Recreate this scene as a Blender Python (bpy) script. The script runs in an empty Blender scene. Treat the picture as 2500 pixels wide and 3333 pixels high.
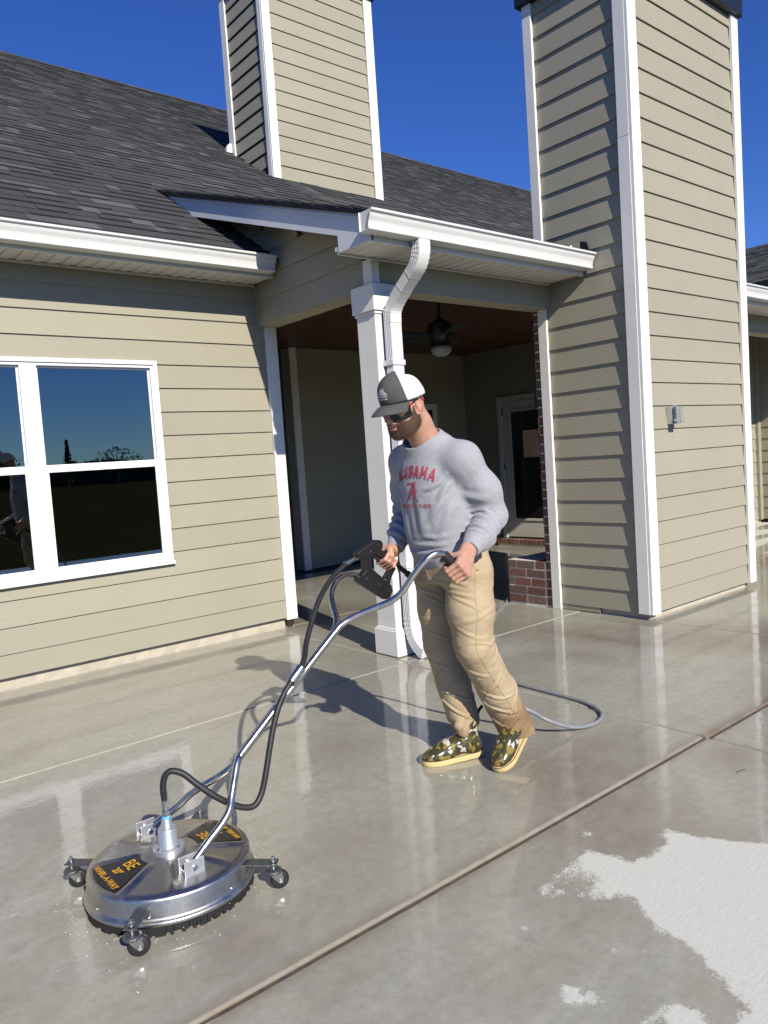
import bpy, bmesh, math, random
import numpy as np
from mathutils import Vector, Matrix
from mathutils.bvhtree import BVHTree

S = bpy.context.scene
COL = S.collection
random.seed(7)
RNG = np.random.default_rng(11)

# ------------------------------------------------------------------ camera
cam_d = bpy.data.cameras.new('camera')
cam = bpy.data.objects.new('camera', cam_d)
COL.objects.link(cam)
cam_d.sensor_fit = 'VERTICAL'
cam_d.sensor_height = 36.0
cam_d.lens = 36.0 * 2490.2 / 3333.0
cam_d.clip_start = 0.05
cam_d.clip_end = 2000
R_ = Vector((0.766533, -0.638636, -0.067614))
U_ = Vector((0.095781, 0.009582, 0.995356))
W_ = Vector((0.635022, 0.769449, -0.068514))
HC = 1.37
m = Matrix((R_, U_, -W_)).transposed().to_4x4()
m.translation = (0, 0, HC)
cam.matrix_world = m
S.camera = cam

# ------------------------------------------------------------------ sky + sun
SUN = Vector((0.23, 1.0, -0.664)).normalized()          # direction the light travels
elev = math.asin(-SUN.z)
az = math.atan2(-SUN.x, -SUN.y)                           # from +Y clockwise
world = bpy.data.worlds.new('World')
S.world = world
world.use_nodes = True
nt = world.node_tree
nt.nodes.clear()
wo = nt.nodes.new('ShaderNodeOutputWorld')
bg = nt.nodes.new('ShaderNodeBackground')
sky = nt.nodes.new('ShaderNodeTexSky')
sky.sky_type = 'NISHITA'
sky.sun_disc = False
sky.sun_elevation = elev
sky.sun_rotation = az
sky.altitude = 300
sky.air_density = 1.0
sky.dust_density = 0.0
sky.ozone_density = 5.0
hs = nt.nodes.new('ShaderNodeHueSaturation')
hs.inputs['Hue'].default_value = 0.515
hs.inputs['Saturation'].default_value = 1.14
hs.inputs['Value'].default_value = 1.0
nt.links.new(sky.outputs[0], hs.inputs['Color'])
tint = nt.nodes.new('ShaderNodeMix')
tint.data_type = 'RGBA'
tint.blend_type = 'MULTIPLY'
tint.inputs[0].default_value = 1.0
tint.inputs[7].default_value = (0.56, 0.77, 1.05, 1)
nt.links.new(hs.outputs[0], tint.inputs[6])
nt.links.new(tint.outputs[2], bg.inputs['Color'])
bg.inputs['Strength'].default_value = 0.105
nt.links.new(bg.outputs[0], wo.inputs['Surface'])
sun_d = bpy.data.lights.new('sun', 'SUN')
sun_d.energy = 5.0
sun_d.angle = math.radians(0.53)
sun_d.color = (1.0, 0.94, 0.835)
sun = bpy.data.objects.new('sun', sun_d)
COL.objects.link(sun)
sun.rotation_euler = SUN.to_track_quat('-Z', 'Y').to_euler()
sun.location = (-5, -20, 15)
S.view_settings.view_transform = 'Standard'
S.view_settings.look = 'None'
S.view_settings.gamma = 1.0
S.view_settings.exposure = 0.19
S.view_settings.use_curve_mapping = False
S.cycles.diffuse_bounces = 1
S.cycles.glossy_bounces = 4
S.cycles.caustics_reflective = False
S.cycles.caustics_refractive = False
S.cycles.max_bounces = 8
S.cycles.transparent_max_bounces = 8

# ------------------------------------------------------------------ materials
MATS = {}

def new_mat(name):
    mt = bpy.data.materials.new(name)
    mt.use_nodes = True
    n = mt.node_tree
    b = n.nodes.get('Principled BSDF')
    MATS[name] = mt
    return mt, n, b

def node(n, t, **kw):
    x = n.nodes.new(t)
    for k, v in kw.items():
        if k.startswith('i_'):
            x.inputs[k[2:].replace('_', ' ')].default_value = v
        else:
            setattr(x, k, v)
    return x

def L(n, a, b):
    n.links.new(a, b)

def coords(n, scale=(1, 1, 1), kind='Object', rot=(0, 0, 0)):
    tc = node(n, 'ShaderNodeTexCoord')
    mp = node(n, 'ShaderNodeMapping')
    mp.inputs['Scale'].default_value = scale
    mp.inputs['Rotation'].default_value = rot
    L(n, tc.outputs[kind], mp.inputs['Vector'])
    return mp.outputs[0]

def noise(n, vec, scale, detail=4, rough=0.55, dist=0.0):
    x = node(n, 'ShaderNodeTexNoise')
    x.inputs['Scale'].default_value = scale
    x.inputs['Detail'].default_value = detail
    x.inputs['Roughness'].default_value = rough
    x.inputs['Distortion'].default_value = dist
    L(n, vec, x.inputs['Vector'])
    return x.outputs['Fac']

def ramp(n, fac, stops, interp='LINEAR'):
    r = node(n, 'ShaderNodeValToRGB')
    r.color_ramp.interpolation = interp
    els = r.color_ramp.elements
    while len(els) < len(stops):
        els.new(0.5)
    for e, (p, c) in zip(els, stops):
        e.position = p
        e.color = (*c, 1) if len(c) == 3 else c
    L(n, fac, r.inputs[0])
    return r.outputs[0]

def mixc(n, fac, a, b, mode='MIX'):
    x = node(n, 'ShaderNodeMix', data_type='RGBA', blend_type=mode)
    for s, v in ((0, fac), (6, a), (7, b)):
        if isinstance(v, (int, float)):
            x.inputs[s].default_value = v
        elif isinstance(v, tuple):
            x.inputs[s].default_value = (*v, 1) if len(v) == 3 else v
        else:
            L(n, v, x.inputs[s])
    return x.outputs[2]

def math_n(n, op, a, b=None, c=None, clamp=False):
    x = node(n, 'ShaderNodeMath', operation=op, use_clamp=clamp)
    for i, v in enumerate((a, b, c)):
        if v is None:
            continue
        if isinstance(v, (int, float)):
            x.inputs[i].default_value = v
        else:
            L(n, v, x.inputs[i])
    return x.outputs[0]

def mapr(n, v, a, b, c, d):
    x = node(n, 'ShaderNodeMapRange')
    for i, q in enumerate((None, a, b, c, d)):
        if q is not None:
            x.inputs[i].default_value = q
    L(n, v, x.inputs[0])
    return x.outputs[0]

def bump(n, b, h, strength, dist=0.01, key='Normal'):
    x = node(n, 'ShaderNodeBump')
    x.inputs['Strength'].default_value = strength
    x.inputs['Distance'].default_value = dist
    L(n, h, x.inputs['Height'])
    L(n, x.outputs[0], b.inputs[key])
    return x

def simple(name, col, rough=0.5, metal=0.0, var=0.06, vscale=8, bs=0.0, bscale=60, **kw):
    mt, n, b = new_mat(name)
    v = coords(n)
    f = noise(n, v, vscale, 5)
    lo = tuple(c * (1 - var) for c in col)
    hi = tuple(min(1, c * (1 + var)) for c in col)
    L(n, ramp(n, f, [(0.3, lo), (0.7, hi)]), b.inputs['Base Color'])
    b.inputs['Roughness'].default_value = rough
    b.inputs['Metallic'].default_value = metal
    if bs:
        bump(n, b, noise(n, v, bscale, 4), bs, 0.004)
    for k, q in kw.items():
        b.inputs[k.replace('_', ' ')].default_value = q
    return mt

# lap siding, embossed wood grain running with the board
def siding_mat(name, col):
    mt, n, b = new_mat(name)
    oi = node(n, 'ShaderNodeObjectInfo')
    v = coords(n, (1.3, 1.3, 26))
    ofs = node(n, 'ShaderNodeVectorMath', operation='ADD')
    L(n, v, ofs.inputs[0])
    sc = math_n(n, 'MULTIPLY', oi.outputs['Random'], 60.0)
    L(n, sc, ofs.inputs[1])
    grain = noise(n, ofs.outputs[0], 3.2, 5, 0.62, 1.3)
    w = noise(n, coords(n), 1.7, 4)
    tone = mixc(n, mapr(n, w, 0.3, 0.7, 0, 1), tuple(c * 0.955 for c in col), tuple(c * 1.03 for c in col))
    rv = mapr(n, oi.outputs['Random'], 0, 1, 0.96, 1.03)
    hv = node(n, 'ShaderNodeHueSaturation')
    L(n, rv, hv.inputs['Value'])
    L(n, tone, hv.inputs['Color'])
    g2 = mixc(n, mapr(n, grain, 0.35, 0.65, 0.0, 0.10), hv.outputs[0], tuple(c * 0.75 for c in col))
    # faint splash streaks
    st = noise(n, coords(n, (6, 6, 0.8)), 2.0, 6, 0.6)
    g3 = mixc(n, mapr(n, st, 0.58, 0.78, 0.0, 0.16), g2, tuple(min(1, c * 1.2) for c in col))
    L(n, g3, b.inputs['Base Color'])
    b.inputs['Roughness'].default_value = 0.62
    bump(n, b, grain, 0.55, 0.004)
    return mt

M_SID = siding_mat('siding_paint', (0.358, 0.329, 0.243))
M_TRIM = simple('trim_paint', (0.82, 0.80, 0.735), 0.5, var=0.03, vscale=5, bs=0.12, bscale=90)
M_VINYL = simple('window_vinyl', (0.85, 0.85, 0.86), 0.32, var=0.015)
M_GUT = simple('gutter_enamel', (0.74, 0.735, 0.70), 0.3, var=0.025, vscale=3)
M_SOF = simple('soffit_vinyl', (0.74, 0.72, 0.66), 0.45, var=0.03)
M_RAKE = simple('rake_aluminium', (0.66, 0.68, 0.72), 0.35, var=0.03, vscale=3)
M_FND = simple('foundation_parge', (0.50, 0.44, 0.345), 0.9, var=0.14, vscale=14, bs=0.8, bscale=35)
M_GAP = simple('dark_gap', (0.025, 0.02, 0.017), 0.9)
M_BLKMET = simple('black_metal', (0.015, 0.016, 0.018), 0.4, var=0.1)
M_CAPM = simple('chimney_cap_metal', (0.02, 0.022, 0.026), 0.35, metal=0.2)
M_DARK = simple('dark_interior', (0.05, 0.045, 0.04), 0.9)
M_DOOR = simple('door_paint', (0.62, 0.59, 0.52), 0.45, var=0.03)
M_WHITE = simple('white_plastic', (0.8, 0.8, 0.8), 0.4)
M_RUB = simple('black_rubber', (0.018, 0.018, 0.019), 0.5, var=0.15, vscale=40, bs=0.15, bscale=300)
M_PLAS = simple('black_plastic', (0.012, 0.012, 0.013), 0.42, var=0.1, bs=0.1, bscale=400)
M_BRUSH = simple('brush_bristle', (0.012, 0.012, 0.012), 0.8, var=0.3, vscale=200)
M_BRASS = simple('brass', (0.75, 0.48, 0.16), 0.25, metal=1.0)
M_ZINC = simple('zinc_fitting', (0.55, 0.57, 0.58), 0.28, metal=1.0, var=0.1, vscale=60)
M_FORK = simple('dull_zinc', (0.24, 0.24, 0.235), 0.5, metal=1.0, var=0.12, vscale=60)
M_ALU = simple('cast_aluminium', (0.62, 0.63, 0.64), 0.38, metal=0.75, var=0.06, vscale=50)
M_YEL = simple('yellow_print', (0.72, 0.36, 0.02), 0.5)
M_LBL = simple('black_label', (0.012, 0.012, 0.013), 0.35)
M_BLUE = simple('blue_tape', (0.12, 0.45, 0.75), 0.5)
M_GHOSE = simple('grey_hose_rubber', (0.235, 0.24, 0.255), 0.42, var=0.12, vscale=30)
M_FANW = simple('frosted_lens', (0.32, 0.32, 0.33), 0.5)
M_TEAL = simple('teal_enamel', (0.02, 0.20, 0.20), 0.4)
M_MORT = simple('mortar', (0.74, 0.66, 0.58), 0.9, var=0.14, vscale=30, bs=0.9, bscale=70)

# stainless steel pressing
mt, n, b = new_mat('stainless_steel')
v = coords(n)
f = noise(n, v, 55, 5, 0.6)
L(n, ramp(n, f, [(0.3, (0.42, 0.40, 0.365)), (0.7, (0.52, 0.495, 0.455))]), b.inputs['Base Color'])
b.inputs['Metallic'].default_value = 1.0
L(n, mapr(n, noise(n, v, 18, 4), 0.3, 0.7, 0.26, 0.42), b.inputs['Roughness'])
b.inputs['Anisotropic'].default_value = 0.3
bump(n, b, noise(n, v, 9, 2), 0.06, 0.01)
M_STEEL = mt
mt, n, b = new_mat('polished_tube')
v = coords(n)
L(n, ramp(n, noise(n, v, 30, 4), [(0.3, (0.50, 0.47, 0.42)), (0.7, (0.62, 0.585, 0.53))]), b.inputs['Base Color'])
b.inputs['Metallic'].default_value = 1.0
L(n, mapr(n, noise(n, v, 25, 5), 0.3, 0.7, 0.2, 0.34), b.inputs['Roughness'])
M_TUBE = mt

# shingles: tone comes from a per-tab attribute
mt, n, b = new_mat('asphalt_shingle')
at_ = node(n, 'ShaderNodeAttribute', attribute_name='tone')
v = coords(n)
gr = noise(n, v, 260, 3, 0.8)
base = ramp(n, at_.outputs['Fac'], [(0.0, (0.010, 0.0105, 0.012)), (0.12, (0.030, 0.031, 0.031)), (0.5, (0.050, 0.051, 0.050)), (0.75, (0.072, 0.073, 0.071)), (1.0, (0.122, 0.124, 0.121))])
c2 = mixc(n, mapr(n, gr, 0.3, 0.7, 0.0, 0.4), base, (0.088, 0.089, 0.087))
c3 = mixc(n, mapr(n, noise(n, v, 0.7, 4), 0.35, 0.7, 0.0, 0.25), c2, (0.034, 0.034, 0.034))
L(n, c3, b.inputs['Base Color'])
b.inputs['Roughness'].default_value = 0.88
bump(n, b, gr, 0.6, 0.004)
M_SHG = mt

# brick
mt, n, b = new_mat('clay_brick')
oi = node(n, 'ShaderNodeObjectInfo')
base = ramp(n, oi.outputs['Random'], [(0.0, (0.14, 0.062, 0.044)), (0.35, (0.18, 0.080, 0.058)), (0.6, (0.15, 0.10, 0.080)), (0.8, (0.20, 0.14, 0.112)), (1.0, (0.22, 0.085, 0.06))])
v = coords(n)
f = noise(n, v, 28, 6, 0.7)
c2 = mixc(n, mapr(n, f, 0.4, 0.75, 0.0, 0.6), base, (0.10, 0.06, 0.05))
c3 = mixc(n, mapr(n, noise(n, v, 60, 4), 0.62, 0.75, 0, 0.6), c2, (0.45, 0.38, 0.33))
L(n, c3, b.inputs['Base Color'])
b.inputs['Roughness'].default_value = 0.85
bump(n, b, f, 0.9, 0.006)
M_BRICK = mt

# stained wood (ceiling boards, mantel)
def wood(name, a, c, sc=(1.2, 14, 14), rough=0.42):
    mt, n, b = new_mat(name)
    oi = node(n, 'ShaderNodeObjectInfo')
    v = coords(n, sc)
    ofs = node(n, 'ShaderNodeVectorMath', operation='ADD')
    L(n, v, ofs.inputs[0])
    L(n, math_n(n, 'MULTIPLY', oi.outputs['Random'], 40.0), ofs.inputs[1])
    f = noise(n, ofs.outputs[0], 2.5, 6, 0.6, 0.8)
    tone = ramp(n, f, [(0.3, a), (0.7, c)])
    hv = node(n, 'ShaderNodeHueSaturation')
    L(n, mapr(n, oi.outputs['Random'], 0, 1, 0.75, 1.2), hv.inputs['Value'])
    L(n, tone, hv.inputs['Color'])
    L(n, hv.outputs[0], b.inputs['Base Color'])
    b.inputs['Roughness'].default_value = rough
    bump(n, b, f, 0.25, 0.003)
    return mt
M_CEIL = wood('stained_ceiling_wood', (0.055, 0.018, 0.008), (0.105, 0.038, 0.016))
M_MANT = wood('rustic_mantel_wood', (0.045, 0.026, 0.017), (0.09, 0.055, 0.038), (10, 10, 1.6), 0.7)

# window glass: partly reflecting, partly showing the dim room
mt, n, b = new_mat('window_glass')
out = n.nodes.get('Material Output')
n.nodes.remove(b)
gl = node(n, 'ShaderNodeBsdfGlossy')
gl.inputs['Roughness'].default_value = 0.0
gl.inputs['Color'].default_value = (0.86, 0.95, 1.0, 1)
tr = node(n, 'ShaderNodeBsdfTransparent')
tr.inputs['Color'].default_value = (0.42, 0.45, 0.45, 1)
fr = node(n, 'ShaderNodeFresnel')
fr.inputs['IOR'].default_value = 2.35
mx = node(n, 'ShaderNodeMixShader')
bn = node(n, 'ShaderNodeBump')
bn.inputs['Strength'].default_value = 0.02
bn.inputs['Distance'].default_value = 0.02
L(n, noise(n, coords(n), 1.4, 2), bn.inputs['Height'])
L(n, bn.outputs[0], gl.inputs['Normal'])
L(n, fr.outputs[0], mx.inputs[0])
L(n, tr.outputs[0], mx.inputs[1])
L(n, gl.outputs[0], mx.inputs[2])
L(n, mx.outputs[0], out.inputs[0])
M_GLASS = mt
mt, n, b = new_mat('clear_cover')
b.inputs['Base Color'].default_value = (0.75, 0.8, 0.85, 1)
b.inputs['Roughness'].default_value = 0.12
b.inputs['Transmission Weight'].default_value = 0.85
b.inputs['IOR'].default_value = 1.25
L(n, mapr(n, noise(n, coords(n), 30, 3), 0, 1, 0.08, 0.2), b.inputs['Roughness'])
M_CLEAR = mt

# concrete: dry base + film of water where the 'wet' attribute says so
def concrete(name):
    mt, n, b = new_mat(name)
    v = coords(n)
    wet_a = node(n, 'ShaderNodeAttribute', attribute_name='wet').outputs['Fac']
    stain_a = node(n, 'ShaderNodeAttribute', attribute_name='stain').outputs['Fac']
    edge = noise(n, v, 34, 6, 0.72)
    fine = noise(n, v, 130, 4, 0.7)
    broom = noise(n, coords(n, (16, 110, 1), rot=(0, 0, 0.3)), 1.0, 4, 0.7)
    e = math_n(n, 'ADD', wet_a, math_n(n, 'MULTIPLY', math_n(n, 'SUBTRACT', edge, 0.5), 0.7))
    e = math_n(n, 'ADD', e, math_n(n, 'MULTIPLY', math_n(n, 'SUBTRACT', fine, 0.5), 0.65))
    wet = mapr(n, e, 0.42, 0.56, 0, 1)
    big = noise(n, v, 0.9, 6, 0.62)
    med = noise(n, v, 4.5, 6, 0.6)
    dry = mixc(n, mapr(n, fine, 0.3, 0.7, 0, 1), (0.565, 0.555, 0.475), (0.74, 0.73, 0.625))
    dry = mixc(n, mapr(n, broom, 0.35, 0.65, 0, 0.35), dry, (0.49, 0.48, 0.41))
    w1 = mixc(n, mapr(n, big, 0.32, 0.68, 0, 1), (0.350, 0.328, 0.250), (0.455, 0.440, 0.352))
    w2 = mixc(n, mapr(n, med, 0.4, 0.75, 0, 0.65), w1, (0.49, 0.478, 0.395))
    w3 = mixc(n, mapr(n, fine, 0.35, 0.7, 0, 0.28), w2, (0.22, 0.208, 0.172))
    strk = noise(n, coords(n, (0.55, 3.4, 1), rot=(0, 0, 0.10)), 1.5, 6, 0.66)
    w3 = mixc(n, mapr(n, strk, 0.46, 0.70, 0, 0.40), w3, (0.45, 0.45, 0.385))
    strk2 = noise(n, coords(n, (0.7, 2.6, 1), rot=(0, 0, -0.5)), 2.1, 6, 0.7)
    w3 = mixc(n, mapr(n, strk2, 0.56, 0.74, 0, 0.38), w3, (0.21, 0.19, 0.14))
    mott = noise(n, v, 22, 5, 0.75)
    w3 = mixc(n, mapr(n, mott, 0.42, 0.70, 0, 0.45), w3, (0.225, 0.215, 0.168))
    grit = noise(n, v, 420, 2, 0.9)
    w3 = mixc(n, mapr(n, grit, 0.55, 0.75, 0, 0.4), w3, (0.15, 0.14, 0.115))
    rust = mixc(n, math_n(n, 'MULTIPLY', stain_a, mapr(n, med, 0.3, 0.65, 0.35, 1.0)), w3, (0.20, 0.145, 0.10))
    spots = mapr(n, noise(n, v, 11, 3, 0.5), 0.735, 0.79, 0, 0.55)
    rust = mixc(n, spots, rust, (0.15, 0.09, 0.05))
    col = mixc(n, wet, dry, rust)
    L(n, col, b.inputs['Base Color'])
    L(n, mapr(n, wet, 0, 1, 0.85, 0.5), b.inputs['Roughness'])
    # water film
    film = mapr(n, noise(n, coords(n, (1, 1, 1)), 1.6, 6, 0.7), 0.34, 0.50, 0.45, 1.0)
    L(n, math_n(n, 'MULTIPLY', wet, film), b.inputs['Coat Weight'])
    b.inputs['Coat IOR'].default_value = 1.42
    L(n, mapr(n, noise(n, v, 2.3, 5, 0.65), 0.32, 0.45, 0.15, 0.004), b.inputs['Coat Roughness'])
    h = math_n(n, 'ADD', math_n(n, 'MULTIPLY', fine, 0.5), math_n(n, 'MULTIPLY', broom, 0.3))
    bump(n, b, h, 0.25, 0.003)
    rip = math_n(n, 'ADD', noise(n, v, 38, 3, 0.6), math_n(n, 'MULTIPLY', noise(n, v, 7, 3, 0.5), 2.5))
    bump(n, b, rip, 0.11, 0.003, 'Coat Normal')
    return mt
M_CONC = concrete('wet_concrete')
mt, n, b = new_mat('joint_dirt')
v = coords(n)
L(n, ramp(n, noise(n, v, 30, 5), [(0.3, (0.07, 0.054, 0.038)), (0.7, (0.13, 0.105, 0.078))]), b.inputs['Base Color'])
b.inputs['Roughness'].default_value = 0.5
bump(n, b, noise(n, v, 80, 3), 0.5, 0.005)
M_JOINT = mt
mt, n, b = new_mat('winter_grass')
v = coords(n)
g1 = ramp(n, noise(n, v, 0.25, 6), [(0.3, (0.030, 0.028, 0.013)), (0.7, (0.055, 0.047, 0.023))])
L(n, mixc(n, mapr(n, noise(n, v, 60, 4), 0.3, 0.7, 0, 0.6), g1, (0.025, 0.023, 0.010)), b.inputs['Base Color'])
b.inputs['Roughness'].default_value = 0.95
b.inputs['Specular IOR Level'].default_value = 0.0
M_GRASS = mt
mt, n, b = new_mat('conifer_leaf')
v = coords(n)
L(n, ramp(n, noise(n, v, 1.1, 4), [(0.3, (0.025, 0.038, 0.016)), (0.7, (0.05, 0.075, 0.03))]), b.inputs['Base Color'])
b.inputs['Roughness'].default_value = 0.8
M_LEAF = mt
M_BARK = simple('bark', (0.10, 0.075, 0.055), 0.9, var=0.3)

# cloth + skin
mt, n, b = new_mat('heather_fleece')
v = coords(n)
f = noise(n, coords(n, (1, 1, 2.2)), 60, 5, 0.7)
f2 = noise(n, v, 420, 3, 0.7)
cc = mixc(n, mapr(n, f, 0.35, 0.65, 0, 1), (0.315, 0.318, 0.335), (0.40, 0.403, 0.42))
cc = mixc(n, mapr(n, f2, 0.35, 0.65, 0, 0.35), cc, (0.26, 0.262, 0.275))
L(n, cc, b.inputs['Base Color'])
b.inputs['Roughness'].default_value = 0.92
b.inputs['Sheen Weight'].default_value = 0.25
bump(n, b, f2, 0.25, 0.002)
M_FLEECE = mt
mt, n, b = new_mat('tan_duck_cloth')
v = coords(n)
f = noise(n, v, 9, 6, 0.6)
cc = mixc(n, mapr(n, f, 0.3, 0.7, 0, 1), (0.385, 0.29, 0.170), (0.485, 0.38, 0.235))
dirt = node(n, 'ShaderNodeAttribute', attribute_name='dirt').outputs['Fac']
cc = mixc(n, math_n(n, 'MULTIPLY', dirt, mapr(n, noise(n, v, 14, 5), 0.3, 0.6, 0.5, 1)), cc, (0.22, 0.125, 0.055))
wv = noise(n, coords(n, (1, 1, 6)), 160, 3, 0.7)
cc = mixc(n, mapr(n, wv, 0.4, 0.7, 0, 0.2), cc, (0.56, 0.44, 0.28))
L(n, cc, b.inputs['Base Color'])
b.inputs['Roughness'].default_value = 0.85
bump(n, b, wv, 0.2, 0.002)
M_TAN = mt
mt, n, b = new_mat('skin')
v = coords(n)
hair = node(n, 'ShaderNodeAttribute', attribute_name='hair').outputs['Fac']
red = node(n, 'ShaderNodeAttribute', attribute_name='flush').outputs['Fac']
f = noise(n, v, 35, 5)
sk = mixc(n, mapr(n, f, 0.3, 0.7, 0, 1), (0.47, 0.245, 0.165), (0.60, 0.345, 0.245))
sk = mixc(n, mapr(n, noise(n, v, 130, 4, 0.7), 0.4, 0.7, 0, 0.35), sk, (0.42, 0.18, 0.12))
sk = mixc(n, red, sk, (0.55, 0.19, 0.15))
hn = noise(n, coords(n, (1, 1, 0.5)), 330, 4, 0.8)
hc = mixc(n, mapr(n, hn, 0.3, 0.7, 0, 1), (0.035, 0.018, 0.010), (0.16, 0.085, 0.048))
sel = mapr(n, math_n(n, 'ADD', hair, math_n(n, 'MULTIPLY', math_n(n, 'SUBTRACT', hn, 0.5), 1.1)), 0.35, 0.75, 0, 1)
L(n, mixc(n, sel, sk, hc), b.inputs['Base Color'])
L(n, mapr(n, sel, 0, 1, 0.48, 0.8), b.inputs['Roughness'])
b.inputs['Subsurface Weight'].default_value = 0.08
b.inputs['Subsurface Radius'].default_value = (0.01, 0.004, 0.002)
bump(n, b, hn, 0.2, 0.002)
M_SKIN = mt
M_CAPD = simple('charcoal_twill', (0.075, 0.073, 0.070), 0.85, var=0.1, vscale=40, bs=0.25, bscale=500)
M_CAPW = simple('white_mesh', (0.72, 0.70, 0.78), 0.8, var=0.06, vscale=60, bs=0.8, bscale=420)
M_CAPB = simple('white_band', (0.80, 0.80, 0.83), 0.8, var=0.02)
M_LENS = simple('smoked_lens', (0.015, 0.013, 0.012), 0.08)
M_REDP = simple('red_plastic', (0.60, 0.02, 0.03), 0.35)
M_PRINT = simple('crimson_print', (0.42, 0.055, 0.085), 0.85, var=0.12, vscale=70)
M_SOLE = simple('cream_sole', (0.70, 0.52, 0.24), 0.6, var=0.06, vscale=25)
M_BLKC = simple('black_webbing', (0.02, 0.02, 0.02), 0.8)
mt, n, b = new_mat('camo_rubber')
vo = node(n, 'ShaderNodeTexVoronoi', distance='CHEBYCHEV')
vo.inputs['Scale'].default_value = 44
vo.inputs['Randomness'].default_value = 1.0
L(n, coords(n, (1.0, 1.0, 1.25), rot=(0.5, 0.4, 0.6)), vo.inputs['Vector'])
sp = node(n, 'ShaderNodeSeparateColor')
L(n, vo.outputs['Color'], sp.inputs[0])
L(n, ramp(n, sp.outputs[0], [(0.0, (0.050, 0.047, 0.020)), (0.60, (0.25, 0.185, 0.04)), (0.84, (0.52, 0.52, 0.43)), (0.93, (0.09, 0.08, 0.035))], 'CONSTANT'), b.inputs['Base Color'])
b.inputs['Roughness'].default_value = 0.2
M_CAMO = mt

# ------------------------------------------------------------------ mesh helpers
class MB:
    def __init__(s):
        s.v = []
        s.f = []
        s.tone = None

    def add(s, vs, fs):
        o = len(s.v)
        s.v += [tuple(map(float, p)) for p in vs]
        s.f += [tuple(i + o for i in q) for q in fs]
        return s

    def box(s, x0, x1, y0, y1, z0, z1):
        vs = [(x0, y0, z0), (x1, y0, z0), (x1, y1, z0), (x0, y1, z0), (x0, y0, z1), (x1, y0, z1), (x1, y1, z1), (x0, y1, z1)]
        return s.add(vs, [(0, 3, 2, 1), (4, 5, 6, 7), (0, 1, 5, 4), (1, 2, 6, 5), (2, 3, 7, 6), (3, 0, 4, 7)])

    def prism(s, prof, a, c):
        """closed profile (list of 3-D points) swept from offset a to offset c"""
        k = len(prof)
        a, c = Vector(a), Vector(c)
        vs = [Vector(p) + a for p in prof] + [Vector(p) + c for p in prof]
        fs = [(i, (i + 1) % k, (i + 1) % k + k, i + k) for i in range(k)]
        fs += [tuple(range(k))[::-1], tuple(range(k, 2 * k))]
        return s.add(vs, fs)

    def tube(s, pts, r, seg=12, cap=True, radii=None, sect=None):
        pts = [Vector(p) for p in pts]
        k = len(pts)
        tang = []
        for i in range(k):
            t = pts[min(i + 1, k - 1)] - pts[max(i - 1, 0)]
            tang.append(t.normalized())
        ref = Vector((0, 0, 1)) if abs(tang[0].z) < 0.9 else Vector((1, 0, 0))
        nrm = (ref - tang[0] * ref.dot(tang[0])).normalized()
        vs = []
        if sect is None:
            sect = [(math.cos(2 * math.pi * j / seg), math.sin(2 * math.pi * j / seg)) for j in range(seg)]
        seg = len(sect)
        for i in range(k):
            t = tang[i]
            nrm = (nrm - t * nrm.dot(t)).normalized()
            bn = t.cross(nrm)
            rr = radii[i] if radii else r
            for (cx, cy) in sect:
                vs.append(pts[i] + nrm * (cx * rr) + bn * (cy * rr))
        fs = []
        for i in range(k - 1):
            for j in range(seg):
                a, b_ = i * seg + j, i * seg + (j + 1) % seg
                fs.append((a, b_, b_ + seg, a + seg))
        if cap:
            fs.append(tuple(range(seg))[::-1])
            fs.append(tuple(range((k - 1) * seg, k * seg)))
        return s.add(vs, fs)

    def lathe(s, prof, c=(0, 0, 0), seg=48, axis=None):
        """profile (r, h) revolved about axis through c"""
        ax = Vector(axis).normalized() if axis else Vector((0, 0, 1))
        ref = Vector((1, 0, 0)) if abs(ax.x) < 0.9 else Vector((0, 1, 0))
        e1 = (ref - ax * ref.dot(ax)).normalized()
        e2 = ax.cross(e1)
        c = Vector(c)
        vs = []
        for (r, h) in prof:
            for j in range(seg):
                a = 2 * math.pi * j / seg
                vs.append(c + ax * h + e1 * (r * math.cos(a)) + e2 * (r * math.sin(a)))
        fs = []
        for i in range(len(prof) - 1):
            for j in range(seg):
                a, b_ = i * seg + j, i * seg + (j + 1) % seg
                fs.append((a, b_, b_ + seg, a + seg))
        if prof[0][0] > 1e-5:
            fs.append(tuple(range(seg))[::-1])
        if prof[-1][0] > 1e-5:
            fs.append(tuple(range((len(prof) - 1) * seg, len(prof) * seg)))
        return s.add(vs, fs)

def obj(name, mb, mat, parent=None, smooth=False, bevel=0.0, kind=None, label=None, cat=None, group=None, auto=None):
    me = bpy.data.meshes.new(name)
    if isinstance(mb, MB):
        me.from_pydata(mb.v, [], mb.f)
    else:
        me.from_pydata(mb[0], [], mb[1])
    me.materials.append(mat)
    if smooth:
        me.polygons.foreach_set('use_smooth', [True] * len(me.polygons))
    if auto is not None:
        me.set_sharp_from_angle(angle=math.radians(auto))
    me.update()
    o = bpy.data.objects.new(name, me)
    COL.objects.link(o)
    if bevel:
        md = o.modifiers.new('bevel', 'BEVEL')
        md.width = bevel
        md.segments = 2
        md.limit_method = 'ANGLE'
    if parent is not None:
        o.parent = parent
        o.matrix_parent_inverse = parent.matrix_basis.inverted()
    tag(o, label, cat, group, kind)
    return o

def tag(o, label=None, cat=None, group=None, kind=None):
    if label: o['label'] = label
    if cat: o['category'] = cat
    if group: o['group'] = group
    if kind: o['kind'] = kind

def empty(name, loc, label, cat, group=None):
    o = bpy.data.objects.new(name, None)
    o.empty_display_size = 0.1
    o.location = loc
    COL.objects.link(o)
    tag(o, label, cat, group)
    return o

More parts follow.
